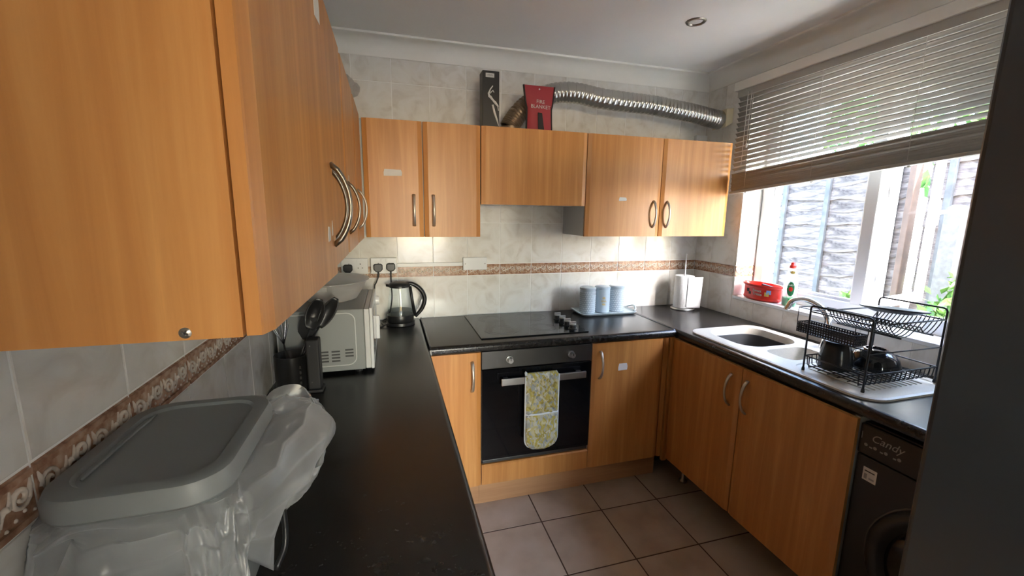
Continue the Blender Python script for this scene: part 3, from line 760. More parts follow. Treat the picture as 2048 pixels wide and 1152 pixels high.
canister('canister', 'smooth blue grey canister with gold lettering, middle of three on tray', 1.722, -.128, 'ceramic_blue', 'gold')
canister('canister', 'blue grey canister with dimpled surface, rightmost of three on tray', 1.8275, -.120, 'ceramic_blue', 'dimple')

# ------------------------------------------------------------------ kitchen roll
t = thing('kitchen_roll_holder', 'upright steel holder for kitchen roll in the far corner', 'holder', (2.325, -.14, ZC))
MB().lathe([(.0, .0005), (.075, .0005), (.078, .006), (.072, .012), (.0, .013)], (2.325, -.14, ZC), 36).build('base', 'brushed_steel', t, auto=40)
MB().tube([(2.325, -.14, ZC+.01), (2.325, -.14, ZC+.375)], [.0045, .004], 10).build('rod', 'brushed_steel', t, smooth=True)
t = thing('kitchen_roll', 'white kitchen roll on upright holder with a loose hanging sheet', 'kitchen roll', (2.325, -.14, ZC+.014))
MB().lathe([(.018, .0145), (.060, .0145), (.0615, .017), (.0615, .226), (.060, .2285), (.018, .2285), (.018, .0145)], (2.325, -.14, ZC), 36).build('roll', 'kitchen_paper', t, auto=50)
def shf(u, v):
    a = -1.9+1.15*u; r = .063+.028*u*u*(1-.2*v); zz = ZC+.226-.222*v+(.012*u*v)
    if v > .9: zz += .02*(1-u)*(v-.9)/.1
    return (2.325+r*cos(a)+.02*u*u, -.14+r*sin(a)-.012*u, max(zz, ZC+.003))
MB().grid(12, 12, shf).build('loose_sheet', 'kitchen_paper', t, smooth=True, solid=.0008)

# ------------------------------------------------------------------ kettle
t = thing('kettle', 'glass electric kettle with black lid, handle and base', 'kettle', (.468, -.118, ZC))
KX, KY = .468, -.118
bs = MB().lathe([(.0, .0008), (.076, .0008), (.079, .004), (.078, .018), (.072, .0195), (.0, .0195)], (KX, KY, ZC), 40).build('power_base', 'black_plastic', t, auto=40)
MB().lathe([(.0, .020), (.070, .020), (.0725, .024), (.0735, .045), (.072, .058), (.0695, .0585), (.0, .0585)], (KX, KY, ZC), 40).build('kettle_base', 'black_plastic', t, auto=40)
MB().lathe([(.0715, .058), (.0708, .075), (.066, .12), (.059, .17), (.0535, .205), (.0530, .213)], (KX, KY, ZC), 48).build('glass_jug', 'kettle_glass', t, smooth=True)
MB().lathe([(.0, .0592), (.0675, .0592), (.0662, .082), (.0655, .0835), (.0, .0835)], (KX, KY, ZC), 40).build('water', 'water', t, auto=40)
MB().lathe([(.0, .243), (.03, .242), (.050, .236), (.058, .228), (.0585, .215), (.054, .2125), (.0, .2125)], (KX, KY, ZC), 40).build('lid', 'black_plastic', t, auto=50)
MB().prism([(KX-.052, KY-.012, ZC+.214), (KX-.074, KY, ZC+.218), (KX-.052, KY+.012, ZC+.214)], (0, 0, .014)).build('spout', 'black_plastic', t, bev=.002)
hp = spline([(KX+.03, KY, ZC+.232), (KX+.075, KY, ZC+.226), (KX+.118, KY, ZC+.190), (KX+.136, KY, ZC+.140), (KX+.120, KY, ZC+.085), (KX+.082, KY, ZC+.040)], 24)
MB().tube(hp, [.012+.004*sin(pi*k/23) for k in range(24)], 10, flat=.8).build('handle', 'black_plastic', t, smooth=True)
MB().tube([(KX+.058, KY, ZC+.214), (KX+.066, KY, ZC+.14), (KX+.080, KY, ZC+.045)], [.008, .0085, .010], 8).build('handle_spine', 'black_plastic', t, smooth=True)
MB().tube(spline([(KX-.055, KY-.035, ZC+.018), (KX-.11, KY-.06, ZC+.0045), (.335+.04, -.14, ZC+.0045), (.365, -.05, ZC+.006), (.40, -.018, ZC+.02), (.425, -.016, ZC+.12), (.423, -.020, ZC+.25)], 40), .0032, 8).build('power_cord', 'black_plastic', t, smooth=True)

# ------------------------------------------------------------------ sockets on the back wall
def socket(label, x0, x1, z0, z1, group='sockets on the back wall'):
    t = thing('double_socket', label, 'socket', ((x0+x1)/2, 0, z0), group)
    MB().box(x0+.003, x1-.003, -.001, -.022, z0+.003, z1-.003).build('back_box', 'white_plastic', t)
    p = MB().box(x0, x1, -.022, -.031, z0, z1).build('face_plate', 'white_plastic', t, bev=.003)
    for s in (.29, .71):
        cx = x0+(x1-x0)*s; zc = z0+.045
        for dx, dz, hw_, hh in ((0, .012, .002, .004), (-.011, -.010, .0034, .002), (.011, -.010, .0034, .002)):
            MB().box(cx+dx-hw_, cx+dx+hw_, -.0305, -.0314, zc+dz-hh, zc+dz+hh).build('pin_slot', 'print_dark', p)
        cx2 = x0+(x1-x0)*(.40 if s < .5 else .60)
        MB().box(cx2-.005, cx2+.005, -.031, -.0345, z0+.068, z0+.084).build('rocker_switch', 'white_plastic', p, bev=.001)
    return t
Z0, Z1 = 1.188, 1.278
socket('white double socket beside left cabinets, plug in its left outlet only', .160, .302, Z0, Z1)
socket('white double socket behind kettle with two black plugs', .316, .458, Z0, Z1)
def plug(label, x, z, path):
    t = thing('plug', label, 'plug', (x, -.032, z-.025), 'black plugs in wall sockets')
    pr = [(x+a, -.0320, z+b) for a, b in ((-.018, .020), (.018, .020), (.0245, .012), (.0245, -.012), (.013, -.026), (-.013, -.026), (-.0245, -.012), (-.0245, .012))]
    MB().prism(pr, (0, -.021, 0)).build('plug_body', 'black_plastic', t, bev=.005, seg=3)
    MB().tube(spline([(x, -.043, z-.024)]+path, 16), [.0048]*5+[.0034]*11, 8).build('flex', 'black_plastic', t, smooth=True)
plug('black plug in left socket beside wall cabinet', .196, 1.225, [(.197, -.046, 1.185), (.192, -.046, 1.165), (.178, -.06, 1.135), (.172, -.07, 1.12), (.165, -.10, 1.10)])
plug('black plug in left outlet of the right socket', .356, 1.226, [(.357, -.046, 1.185), (.353, -.046, 1.165), (.340, -.055, 1.135), (.334, -.060, 1.12), (.33, -.06, 1.0), (.325, -.055, .925)])
plug('black plug directly above kettle, right outlet of the right socket', .425, 1.228, [(.424, -.046, 1.19), (.424, -.045, 1.17), (.424, -.03, 1.15), (.423, -.022, 1.13)])
t = thing('cable_trunking', 'thin white cable trunking running from socket to blank plate', 'trunking', (.65, 0, 1.222))
MB().box(.459, .842, -.001, -.018, 1.221, 1.243).build('trunk', 'white_plastic', t, bev=.002)
t = thing('blank_plate', 'white blanking plate on back wall at end of trunking', 'plate', (.915, 0, 1.196))
MB().box(.845, .985, -.001, -.020, 1.199, 1.269).build('back_box', 'white_plastic', t)
p = MB().box(.842, .988, -.020, -.030, 1.196, 1.272).build('face_plate', 'white_plastic', t, bev=.003)
for x in (.855, .975): MB().cyl((x, -.0295, 1.234), (x, -.0305, 1.234), .0035, seg=10).build('screw_head', 'screw_metal', p)
t = thing('fused_switch', 'small white switch plate above the cabinet nearest the window', 'switch', (2.46, 0, 2.0))
MB().box(2.418, 2.498, -.001, -.020, 1.985, 2.063).build('back_box', 'white_plastic', t)
p = MB().box(2.416, 2.500, -.020, -.030, 1.983, 2.065).build('face_plate', 'white_plastic', t, bev=.003)
MB().box(2.43, 2.45, -.030, -.034, 2.01, 2.035).build('rocker_switch', 'white_plastic', p)

# ------------------------------------------------------------------ microwave and the plastic bowl on it
t = thing('microwave', 'white microwave on left worktop, vented grey side towards the room', 'microwave', (.18, -.63, ZC))
MX0, MX1, MY0, MY1, MZ0, MZ1 = .016, .318, -.852, -.405, ZC+.014, 1.166
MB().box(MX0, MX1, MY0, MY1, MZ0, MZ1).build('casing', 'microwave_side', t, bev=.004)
sp = [(x, z) for x, z in rrect(.27, .205, .03, 5)]
cx, cz = .150, 1.050
sd_ = MB()
sd_.tube([(cx+x, MY0-.0008, cz+z) for x, z in sp], .0022, 6, closed=True)
sd_.build('pressed_panel_edge', 'microwave_white', t, smooth=True)
for g, x in enumerate((.155, .196, .245)):
    for k in range(4 if g < 2 else 3):
        z = 1.004-k*.0125-(0 if g < 2 else -.004)
        MB().box(x, x+.030, MY0-.0012, MY0+.001, z-.003, z+.003).build('vent_slot', 'print_dark', t)
dk = MB().box(MX1+.0005, .338, MY0+.002, MY1-.002, MZ0+.002, MZ1-.001).build('front_frame', 'microwave_white', t, bev=.003)
fd = MB().box(.3385, .350, MY0+.001, MY1-.11, MZ0, MZ1+.002).build('door', 'white_plastic', t, bev=.003)
MB().box(.350, .3508, MY0+.05, MY1-.16, MZ0+.04, MZ1-.04).build('door_window', 'oven_glass', fd)
MB().box(.350, .366, MY1-.135, MY1-.118, MZ0+.03, MZ0+.14).build('door_handle', 'white_plastic', fd, bev=.003)
cpn = MB().box(.3385, .350, MY1-.108, MY1-.001, MZ0, MZ1+.002).build('control_panel', 'white_plastic', t, bev=.003)
for z in (1.12, 1.02): MB().cyl((.350, MY1-.055, z), (.366, MY1-.055, z), .022, .020, 20).build('dial', 'white_plastic', cpn, auto=40)
for x in (.05, .29):
    for y in (MY0+.03, MY1-.03): MB().cyl((x, y, ZC+.0005), (x, y, MZ0), .014, seg=12).build('foot', 'black_plastic', t)
t = thing('plastic_bowl', 'large clear plastic bowl standing on the microwave', 'bowl', (.19, -.62, MZ1))
MB().lathe([(.0, .001), (.085, .001), (.100, .006), (.128, .05), (.142, .080), (.152, .083), (.152, .086), (.141, .085), (.126, .052), (.098, .009), (.084, .004), (.0, .004)], (.182, -.618, MZ1), 48, sy=1.25).build('bowl', 'clear_plastic', t, smooth=True)
hb = MB().box(.10, .185, -.80, -.793, MZ1+.062, MZ1+.080).build('grip_tab', 'clear_plastic', t, bev=.002)

# ------------------------------------------------------------------ utensils
t = thing('utensil_pot', 'round black utensil pot on worktop beside left wall', 'pot', (.078, -.955, ZC))
UX, UY = .078, -.955
MB().lathe([(.0, .001), (.052, .001), (.0535, .004), (.0545, .128), (.0525, .130), (.0505, .128), (.0495, .008), (.0, .006)], (UX, UY, ZC), 40).build('pot', 'black_plastic', t, auto=45)
mk = MB()
for k in range(4): mk.box(UX+.028, UX+.038, UY-.0475+.004, UY-.0465+.004, ZC+.03+k*.019, ZC+.04+k*.019)
mk.build('printed_marks', 'black_matt', t)
t = thing('knife_block', 'tall slim black block standing beside the utensil pot', 'knife block', (.157, -.965, ZC))
MB().box(.136, .178, -1.012, -.960, ZC+.012, ZC+.190).build('block', 'black_matt', t, bev=.006, seg=3)
MB().box(.1335, .184, -1.017, -.955, ZC+.0005, ZC+.012).build('foot', 'black_matt', t, bev=.004)
for z in (.02, .150): MB().cyl((.150, -1.0118, ZC+z+.02), (.150, -1.0135, ZC+z+.02), .002, seg=8).build('screw_head', 'screw_metal', t)
def utensil(name, label, p0, p1, head, mat='black_plastic'):
    t = thing(name, label, 'utensil', p0, 'utensils in the black pot')
    a, b = Vector(p0), Vector(p1); d = (b-a).normalized()
    MB().tube([a, a.lerp(b, .5), b], [.0065, .006, .0045], 8, flat=.6).build('shaft', 'black_plastic', t, smooth=True)
    head(t, b, d); return t
def side_axes(d): 
    s = d.cross(Vector((0, -1, 0))).normalized(); return s, s.cross(d).normalized()
def spoon_head(L, Wd, depth):
    def fn(t, b, d):
        s, n_ = side_axes(d)
        def g(u, v):
            w_ = Wd*sin(pi*(.06+.90*v))**.55; q = (u*2-1)
            return b-d*.004+d*(L*v)+s*(q*w_)-n_*(depth*(1-q*q)*sin(pi*v))
        MB().grid(11, 13, g).build('spoon_bowl', 'black_plastic', t, smooth=True, solid=.003)
    return fn
def turner_head(L, Wd):
    def fn(t, b, d):
        s, n_ = side_axes(d); mb = MB()
        P = [b-s*.008, b+s*.008, b+s*Wd+d*L*.3, b+s*Wd+d*L, b-s*Wd+d*L*.96, b-s*Wd+d*L*.3]
        mb.prism(P, n_*.003).build('blade', 'black_plastic', t, bev=.001)
    return fn
def whisk_head(t, b, d):
    s, n_ = side_axes(d)
    for k in range(6):
        a = pi*k/6; w_ = s*cos(a)+n_*sin(a); P = []
        for j in range(17):
            q = j/16*2*pi; P.append(b+d*(.058-.058*cos(q))+w_*(.026*sin(q)*(1-.35*cos(q))) if False else b+d*(.115*(1-abs(1-2*j/16)**2.2))+w_*(.030*sin(2*pi*(j/16))*1.0))
        MB().tube(P, .0013, 5).build('whisk_wire', 'chrome', t, smooth=True)
utensil('whisk', 'wire balloon whisk leaning left in the black pot', (.075, -.945, ZC+.010), (.060, -.960, ZC+.165), whisk_head)
utensil('ladle', 'big black spoon standing tallest in middle of pot', (.070, -.958, ZC+.012), (.146, -.960, ZC+.218), spoon_head(.115, .030, .018))
utensil('cooking_spoon', 'black spoon leaning farthest right out of the pot', (.048, -.958, ZC+.012), (.176, -.952, ZC+.222), spoon_head(.120, .024, .010))
utensil('turner', 'flat black turner behind the spoons in pot', (.085, -.940, ZC+.010), (.125, -.945, ZC+.175), turner_head(.085, .028))
utensil('serving_spoon', 'black serving spoon half hidden behind the tall spoon', (.060, -.940, ZC+.012), (.150, -.925, ZC+.212), spoon_head(.095, .026, .012))

# ------------------------------------------------------------------ caddy bin with bag on the near worktop
t = thing('caddy_bin', 'small grey lidded bin standing on near end of left worktop', 'bin', (.112, -1.838, ZC))
BX, BY = .112, -1.838
def rings(mb, lv, cx, cy, seg=7, cap0=True, cap1=True, rot=0):
    n = None; base_ = len(mb.v)
    for w_, d_, z_, r_ in lv:
        pts = rrect(w_, d_, r_, seg); n = len(pts)
        for x, y in pts: mb.v.append((cx+x*cos(rot)-y*sin(rot), cy+x*sin(rot)+y*cos(rot), z_))
    for i in range(len(lv)-1): mb.f += [(base_+i*n+k, base_+i*n+(k+1) % n, base_+(i+1)*n+(k+1) % n, base_+(i+1)*n+k) for k in range(n)]
    if cap0: mb.f.append(tuple(base_+k for k in reversed(range(n))))
    if cap1: mb.f.append(tuple(base_+(len(lv)-1)*n+k for k in range(n)))
    mb.mi = [0]*len(mb.f); return mb
body = rings(MB(), [(.140, .205, ZC+.001, .03), (.146, .212, ZC+.006, .032), (.185, .258, 1.150, .045), (.190, .262, 1.155, .045), (.190, .262, 1.175, .045)], BX, BY).build('bin_body', 'bin_grey', t, auto=40)
LT = 1.206
lid = rings(MB(), [(.202, .276, 1.170, .05), (.206, .280, 1.172, .052), (.206, .280, 1.188, .052), (.198, .272, 1.1985, .050), (.188, .262, 1.2005, .046), (.160, .232, 1.2005, .040), (.152, .224, 1.1965, .038)], BX, BY).build('lid', 'bin_grey', t, auto=35)
mb = MB().tube([(BX-.066, BY-.09+.18*k/8, 1.1985+.001*sin(pi*k/8)) for k in range(9)], .0018, 6); mb.build('hinge_ridge', 'bin_grey', lid, smooth=True)
bh = MB().tube(spline([(BX+.094, BY+.02, 1.16), (BX+.118, BY+.02, 1.12), (BX+.130, BY+.005, 1.0), (BX+.118, BY-.02, ZC+.05)], 16), .005, 6); bh.build('carry_handle', 'black_plastic', t, smooth=True)
bag = thing('bin_bag', 'thin white plastic bag bunched over rim of grey bin', 'bag', (BX, BY, 1.0))
perim = rrect(.192, .264, .046, 12)
NP = len(perim)
def bagpt(u, v):
    i = u*NP; k = int(i) % NP; f_ = i-int(i); x0, y0 = perim[k]; x1, y1 = perim[(k+1) % NP]
    x, y = x0+(x1-x0)*f_, y0+(y1-y0)*f_
    a = atan2(y, x); nx, ny = cos(a), sin(a)
    right = max(0, cos(a-.75)); front = max(0, cos(a+1.6))
    out = [0.002, .012, .026+.045*right, .034+.075*right, .030+.070*right, .020+.040*right, .012+.02*right]
    zz = [1.166, 1.172-.010*front, 1.165+.010*right-.012*front, 1.140+.012*right-.02*front, 1.105-.022*front, 1.072-.03*front, 1.045-.045*front-.03*right]
    q = v*(len(out)-1); j = min(int(q), len(out)-2); g_ = q-j; g_ = g_*g_*(3-2*g_)
    o_ = out[j]*(1-g_)+out[j+1]*g_; z = zz[j]*(1-g_)+zz[j+1]*g_
    nz = noise.noise(Vector((cos(a)*3.2+5, sin(a)*3.2, v*1.6)))*.018+noise.noise(Vector((cos(a)*9, sin(a)*9+3, v*4.5)))*.010+(1-abs(noise.noise(Vector((cos(a)*6+1, sin(a)*6, v*2.2)))))**3*.022-.012+(1-abs(noise.noise(Vector((cos(a)*13+3, sin(a)*13+v*2, v*3.1)))))**4*.010-.004
    pl = abs(sin(a*4.7+1.9*sin(a*2.1)+v*1.1))**.45; nz += (pl-.75)*.016*v*(.6+.6*right)
    amp = min(1, v*3)
    o_ += nz*amp*1.0; z += (noise.noise(Vector((cos(a)*5, sin(a)*5, v*3+9)))*.016)*amp - max(0, v-.55)*.12*noise.noise(Vector((cos(a)*2.6, sin(a)*2.6, 4)))
    o_ = max(o_, .0035)
    # keep clear of the wall behind the bin
    X = BX+x+nx*o_; Y = BY+y+ny*o_
    return (max(X, .004), Y, z)
b = MB().grid(280, 44, bagpt, wrapu=True).build('bag_skirt', 'bag_film', bag, smooth=True)
lp = spline([(BX+.060, BY+.150, 1.158), (BX+.095, BY+.178, 1.170), (BX+.140, BY+.180, 1.160), (BX+.172, BY+.150, 1.122), (BX+.176, BY+.095, 1.080), (BX+.158, BY+.040, 1.062), (BX+.130, BY+.0, 1.075)], 40)
def strap(u, v):
    k = min(int(v*39+.5), 39); p = lp[k]; w_ = .034+.012*sin(v*9); off = (u-.5)
    return (p.x+off*w_*.55+.005*sin(u*9+v*23), p.y+off*w_*.15+.004*sin(u*7+v*31), p.z+off*w_*1.0+.004*sin(u*12+v*17))
MB().grid(9, 40, strap).build('bag_handle', 'bag_film', bag, smooth=True)

# ------------------------------------------------------------------ on top of the wall cabinets
t = thing('tap_box', 'tall narrow black box printed with a tap, standing on hood cabinet', 'box', (.954, -.235, ZW1))
bx = MB().box(.909, .997, -.270, -.195, ZW1+.0005, 2.251).build('carton', 'cardboard_black', t, bev=.001)
MB().box(.925, .970, -.2702, -.2708, 2.219, 2.239).build('white_sticker', 'print_white', bx)
lt = MB()
for k in range(7): lt.box(.933+k*.0043, .936+k*.0043, -.2708, -.2712, 2.227, 2.231+(k % 3)*.0012)
lt.build('sticker_lettering', 'print_grey', bx)
def pr(path, r, mat='print_white'):
    MB().tube([(x, -.2706, z) for x, z in path], r, 6, flat=.12, up=(0, -1, 0)).build('printed_tap', mat, bx, smooth=True)
pr([(.963, 2.180), (.950, 2.163), (.940, 2.142), (.945, 2.125)], [.0025, .0035, .0055, .007])
pr([(.948, 2.142), (.956, 2.151), (.963, 2.157), (.969, 2.148)], [.0035, .003, .0035, .002])
pr([(.947, 2.128), (.962, 2.112), (.975, 2.098), (.993, 2.08)], [.008, .006, .007, .004])
pr([(.975, 2.105), (.988, 2.088), (.993, 2.06)], [.004, .0035, .003])
pr([(.962, 2.088), (.972, 2.05), (.985, 2.015), (.995, 1.985)], [.0055, .0065, .0055, .002])
t = thing('fire_blanket', 'red fire blanket pouch leaning upright on hood cabinet', 'fire blanket', (1.22, -.255, ZW1))
def pouch(u, v):
    z = ZW1+.001+v*.232; half = .070+.015*max(0, (v-.55)/.45)**.8 if v > .55 else .070-.003*sin(pi*v)
    q = u*2-1; return (1.220+q*half, -.268+.010*(v)-.020*(1-q*q)**.7*(1-v)**.5*1.0, z)
def pouchb(u, v):
    x, y, z = pouch(u, v); q = u*2-1; return (x, -.262+.010*v+.012*(1-q*q)*(1-v), z)
pb = MB().grid(15, 15, pouch); g2 = MB().grid(15, 15, pouchb); pb.add(g2.v, [tuple(reversed(f)) for f in g2.f])
po = pb.build('pouch', 'red_cloth', t, smooth=True)
for s in (0, 1): MB().tube([(lambda p: (p[0]+(.002 if s else -.002), p[1]+.002, p[2]))(pouch(s, k/14)) for k in range(15)], .0055, 6).build('edge_binding', 'dark_trim', t, smooth=True)
yp = lambda v: pouch(.5, v)[1]-.0035
M = basis((1.222, yp(.62), ZW1+.148), (1, 0, -.03), (0, 0, 1))
text('lettering', 'FIRE', .026, M, 'print_white', po); text('lettering', 'BLANKET', .026, basis((1.222, yp(.50), ZW1+.122), (1, 0, -.03), (0, 0, 1)), 'print_white', po)
MB().cyl((1.218, yp(.92)+.004, ZW1+.214), (1.218, yp(.92), ZW1+.214), .004, seg=12).build('eyelet', 'print_white', po)
MB().prism([(1.206, yp(.02)-.001, ZW1+.002), (1.240, yp(.02)-.001, ZW1+.002), (1.228, yp(.4)-.004, ZW1+.090), (1.204, yp(.4)-.004, ZW1+.092)], (0, -.003, 0)).build('pull_tab', 'dark_trim', t, bev=.001)
# foil extractor duct
t = thing('extractor_duct', 'silver corrugated foil duct snaking above wall cabinets to window wall', 'duct', (1.8, -.16, ZW1))
c = spline([(1.085, -.150, ZW1+.03), (1.10, -.150, 2.03), (1.155, -.145, 2.10), (1.24, -.14, 2.165), (1.36, -.150, 2.208), (1.48, -.165, 2.213), (1.62, -.17, 2.196), (1.80, -.165, 2.190), (1.95, -.165, 2.188), (2.10, -.165, 2.176), (2.235, -.165, 2.165), (2.35, -.165, 2.150), (2.452, -.165, 2.137)], 1000)
r0 = .0525
rr = [r0-.001+.0046*abs(sin(k*pi/15.5))**.7+.0015*noise.noise(Vector((k*.03, 0, 0))) for k in range(1000)]
MB().tube(c[230:], rr[230:], 24, caps=False).build('foil_hose', 'foil', t, smooth=True)
MB().tube(c[:231], [q*.96 for q in rr[:231]], 24, caps=False).build('lower_hose', 'foil_brown', t, smooth=True)
MB().tube([(2.435, -.165, 2.139), (2.470, -.165, 2.135)], .0565, 28).build('collar', 'foil', t, auto=40)
MB().tube([(1.090, -.150, ZW1+.0005), (1.090, -.150, ZW1+.034)], .058, 28).build('hood_collar', 'foil_brown', t, auto=40)
MB().prism([(2.468, -.222, 2.083), (2.468, -.222, 2.193), (W-.001, -.236, 2.196), (W-.001, -.236, 2.108)], (0, .115, 0)).build('wall_box', 'card_cream', t, bev=.002)
t = tag(MB().grid(24, 16, lambda u, v: (lambda n_: (.250+(.050+.022*n_)*sin(pi*v)*cos(2*pi*u)+.01*n_, -.40+(.10+.05*n_)*sin(pi*v)*sin(2*pi*u), ZW1+.07+(.066+.045*n_)*-cos(pi*v)*(1 if v > .5 else .98)))(noise.noise(Vector((cos(2*pi*u)*2.4, sin(2*pi*u)*2.4, v*4.2)))), wrapu=True).build('crumpled_bag', 'crumpled_film', smooth=False), 'crumpled clear plastic bag lying on top of left wall cabinets', 'bag')
mz = min((v.co.z for v in t.data.vertices)); 
for v in t.data.vertices: v.co.z += ZW1+.001-mz

# ------------------------------------------------------------------ ceiling spotlight
t = thing('ceiling_spotlight', 'round recessed spotlight with metal rim in ceiling', 'light', (1.848, -.672, CEIL))
MB().lathe([(.030, .004), (.030, -.001), (.036, -.006), (.044, -.005), (.047, -.0005)], (1.848, -.672, CEIL), 32).build('rim', 'screw_metal', t, smooth=True)
MB().lathe([(.0, .001), (.018, -.003), (.028, -.001), (.030, .001)], (1.848, -.672, CEIL), 24).build('lamp_face', 'white_plastic', t, smooth=True)

# ------------------------------------------------------------------ sink
t = thing('sink', 'cream composite one and a half bowl sink with ribbed drainer under window', 'sink', (2.2, -1.1, ZC))
SCX, SCY, SW, SD = (SX0+SX1)/2, (SY0+SY1)/2, SX1-SX0, SY0-SY1
ZT = ZC+.011
def inset_poly(outer, holes):
    """flat top plate with holes, bridged with triangulation"""
    bm = bmesh.new(); es = []
    for ring_ in [outer]+holes:
        vs = [bm.verts.new((x, y, 0)) for x, y in ring_]
        es += [bm.edges.new((vs[i], vs[(i+1) % len(vs)])) for i in range(len(vs))]
    bmesh.ops.triangle_fill(bm, use_beauty=True, edges=es)
    bm.verts.index_update(); vs = [tuple(v.co) for v in bm.verts]; fs = []
    for f in bm.faces:
        idx = [v.index for v in f.verts]
        fs.append(tuple(idx if f.normal.z > 0 else reversed(idx)))
    bm.free(); return vs, fs
def shift(pts, cx, cy): return [(cx+x, cy+y) for x, y in pts]
outer = shift(rrect(SW, SD, .085, 8), SCX, SCY)
inner = shift(rrect(SW-.020, SD-.020, .076, 8), SCX, SCY)
main_c, main_s, main_r = (2.208, -.836), (.335, .315), .095
half_c, half_s, half_r = (2.192, -1.110), (.235, .150), .045
# drainer area is a sunken shallow tray
drain_c, drain_s, drain_r = (2.210, -1.383), (.375, .325), .055
hm, hh, hd = shift(rrect(*main_s, main_r, 8), *main_c), shift(rrect(*half_s, half_r, 8), *half_c), shift(rrect(*drain_s, drain_r, 8), *drain_c)
mb = MB()
vs, fs = inset_poly(inner, [hm, hh, hd]); mb.add([(x, y, ZT) for x, y, _ in vs], fs)
n = len(outer); lv = [(outer, ZC+.0006), (outer, ZC+.008), (inner, ZT)]
vv = [(x, y, z) for ring_, z in lv for x, y in ring_]
mb.add(vv, [(i*n+k, i*n+(k+1) % n, (i+1)*n+(k+1) % n, (i+1)*n+k) for i in range(2) for k in range(n)])
mb.build('deck', 'sink_composite', t, auto=30)
def bowl_mesh(c, s, r, depth, taper=.86):
    lv = [(1, ZT), (.985, ZT-.006), (.955, ZT-.03), (taper+.03, ZT-depth+.03), (taper, ZT-depth+.008), (taper-.08, ZT-depth)]
    mb = MB(); n = None
    for k, z in lv:
        pts = shift(rrect(s[0]*k, s[1]*k, r*k, 8), *c); n = len(pts); mb.v += [(x, y, z) for x, y in pts]
    for i in range(len(lv)-1): mb.f += [(i*n+k, (i+1)*n+k, (i+1)*n+(k+1) % n, i*n+(k+1) % n) for k in range(n)]
    mb.f.append(tuple((len(lv)-1)*n+k for k in range(n))); mb.mi = [0]*len(mb.f); return mb
bowl_mesh(main_c, main_s, main_r, .17).build('main_bowl', 'sink_composite', t, auto=40)
bowl_mesh(half_c, half_s, half_r, .10).build('half_bowl', 'sink_composite', t, auto=40)
mb = MB(); n = None; lv = [(1, ZT), (.985, ZT-.004), (.97, ZT-.005)]
for k, z in lv:
    pts = shift(rrect(drain_s[0]*k, drain_s[1]*k, drain_r*k, 8), *drain_c); n = len(pts); mb.v += [(x, y, z) for x, y in pts]
for i in range(2): mb.f += [(i*n+k, (i+1)*n+k, (i+1)*n+(k+1) % n, i*n+(k+1) % n) for k in range(n)]
mb.f.append(tuple(2*n+k for k in range(n))); mb.mi = [0]*len(mb.f)
dn = mb.build('drainer', 'sink_composite', t, auto=40)
for k in range(11):
    x = 2.075+.027*k; MB().tube([(x, -1.262, ZT-.004), (x, -1.30, ZT-.0035), (x, -1.50, ZT-.0035)], [.002, .005, .0045], 6, flat=.45, up=(0, 0, 1)).build('drainer_rib', 'sink_composite', dn, smooth=True)
for c, z in ((main_c, .17), (half_c, .10)):
    MB().lathe([(.0, .001), (.020, .001), (.030, .003), (.038, .002), (.040, .0005)], (c[0], c[1], ZT-z), 24).build('waste', 'chrome', t, smooth=True)
# dark basin standing in the main bowl
bmx = MB(); lvb = [(.66, .001), (.72, .004), (.905, .134), (.918, .136), (.895, .134), (.71, .008), (.66, .006)]
n = None
for k, z in lvb:
    pts = shift(rrect(main_s[0]*k*1.02, main_s[1]*k*1.02, main_r*k, 8), *main_c); n = len(pts); bmx.v += [(x, y, ZT-.168+z) for x, y in pts]
for i in range(len(lvb)-1): bmx.f += [(i*n+k, i*n+(k+1) % n, (i+1)*n+(k+1) % n, (i+1)*n+k) for k in range(n)]
bmx.f += [tuple(reversed(range(n))), tuple((len(lvb)-1)*n+k for k in range(n))]; bmx.mi = [0]*len(bmx.f)
tag(bmx.build('washing_up_bowl', 'black_matt', auto=40), 'dark washing up bowl sitting inside the big sink bowl', 'bowl')
# tap
t = thing('tap', 'chrome swan neck mixer tap behind the sink bowls', 'tap', (2.405, -1.085, ZT))
MB().lathe([(.030, .0), (.030, .006), (.024, .010), (.021, .05), (.019, .065), (.0, .065)], (2.402, -1.083, ZT), 24).build('tap_body', 'chrome', t, auto=40)
sp_ = spline([(2.402, -1.083, ZT+.05), (2.400, -1.078, ZT+.13), (2.387, -1.045, ZT+.190), (2.358, -.990, ZT+.218), (2.326, -.950, ZT+.207), (2.308, -.938, ZT+.172), (2.305, -.936, ZT+.160)], 30)
MB().tube(sp_, [.0135]*27+[.0145]*3, 14).build('spout', 'chrome', t, smooth=True)
MB().tube([(2.418, -1.100, ZT+.04), (2.432, -1.125, ZT+.052), (2.44, -1.150, ZT+.075)], [.008, .007, .006], 10).build('lever', 'chrome', t, smooth=True)

# ------------------------------------------------------------------ dish rack
t = thing('dish_rack', 'black two tier wire dish rack standing on sink drainer', 'dish rack', (2.2, -1.395, ZT))
RX0_, RX1_, RY0, RY1, RZ = 2.022, 2.392, -1.283, -1.512, ZT
wr = .0030
def wire(name, pts, r=wr, seg=6, parent=None): return MB().tube(pts, r, seg).build(name, 'wire_black', parent or t, smooth=True)
for name, x, zt in (('front_frame', RX0_, 1.190), ('back_frame', RX1_, 1.208)):
    f_ = wire(name, [(x, RY0, RZ+.004), (x, RY0, zt-.012), (x, RY0-.004, zt-.003), (x, RY0-.014, zt), (x, RY1+.014, zt), (x, RY1+.004, zt-.003), (x, RY1, zt-.012), (x, RY1, RZ+.004)], .0036)
    for y in (RY0, RY1): MB().lathe([(.0, .0003), (.0055, .0003), (.006, .006), (.0045, .014), (.0, .0145)], (x, y, RZ), 12).build('rubber_foot', 'black_matt', f_, smooth=True)
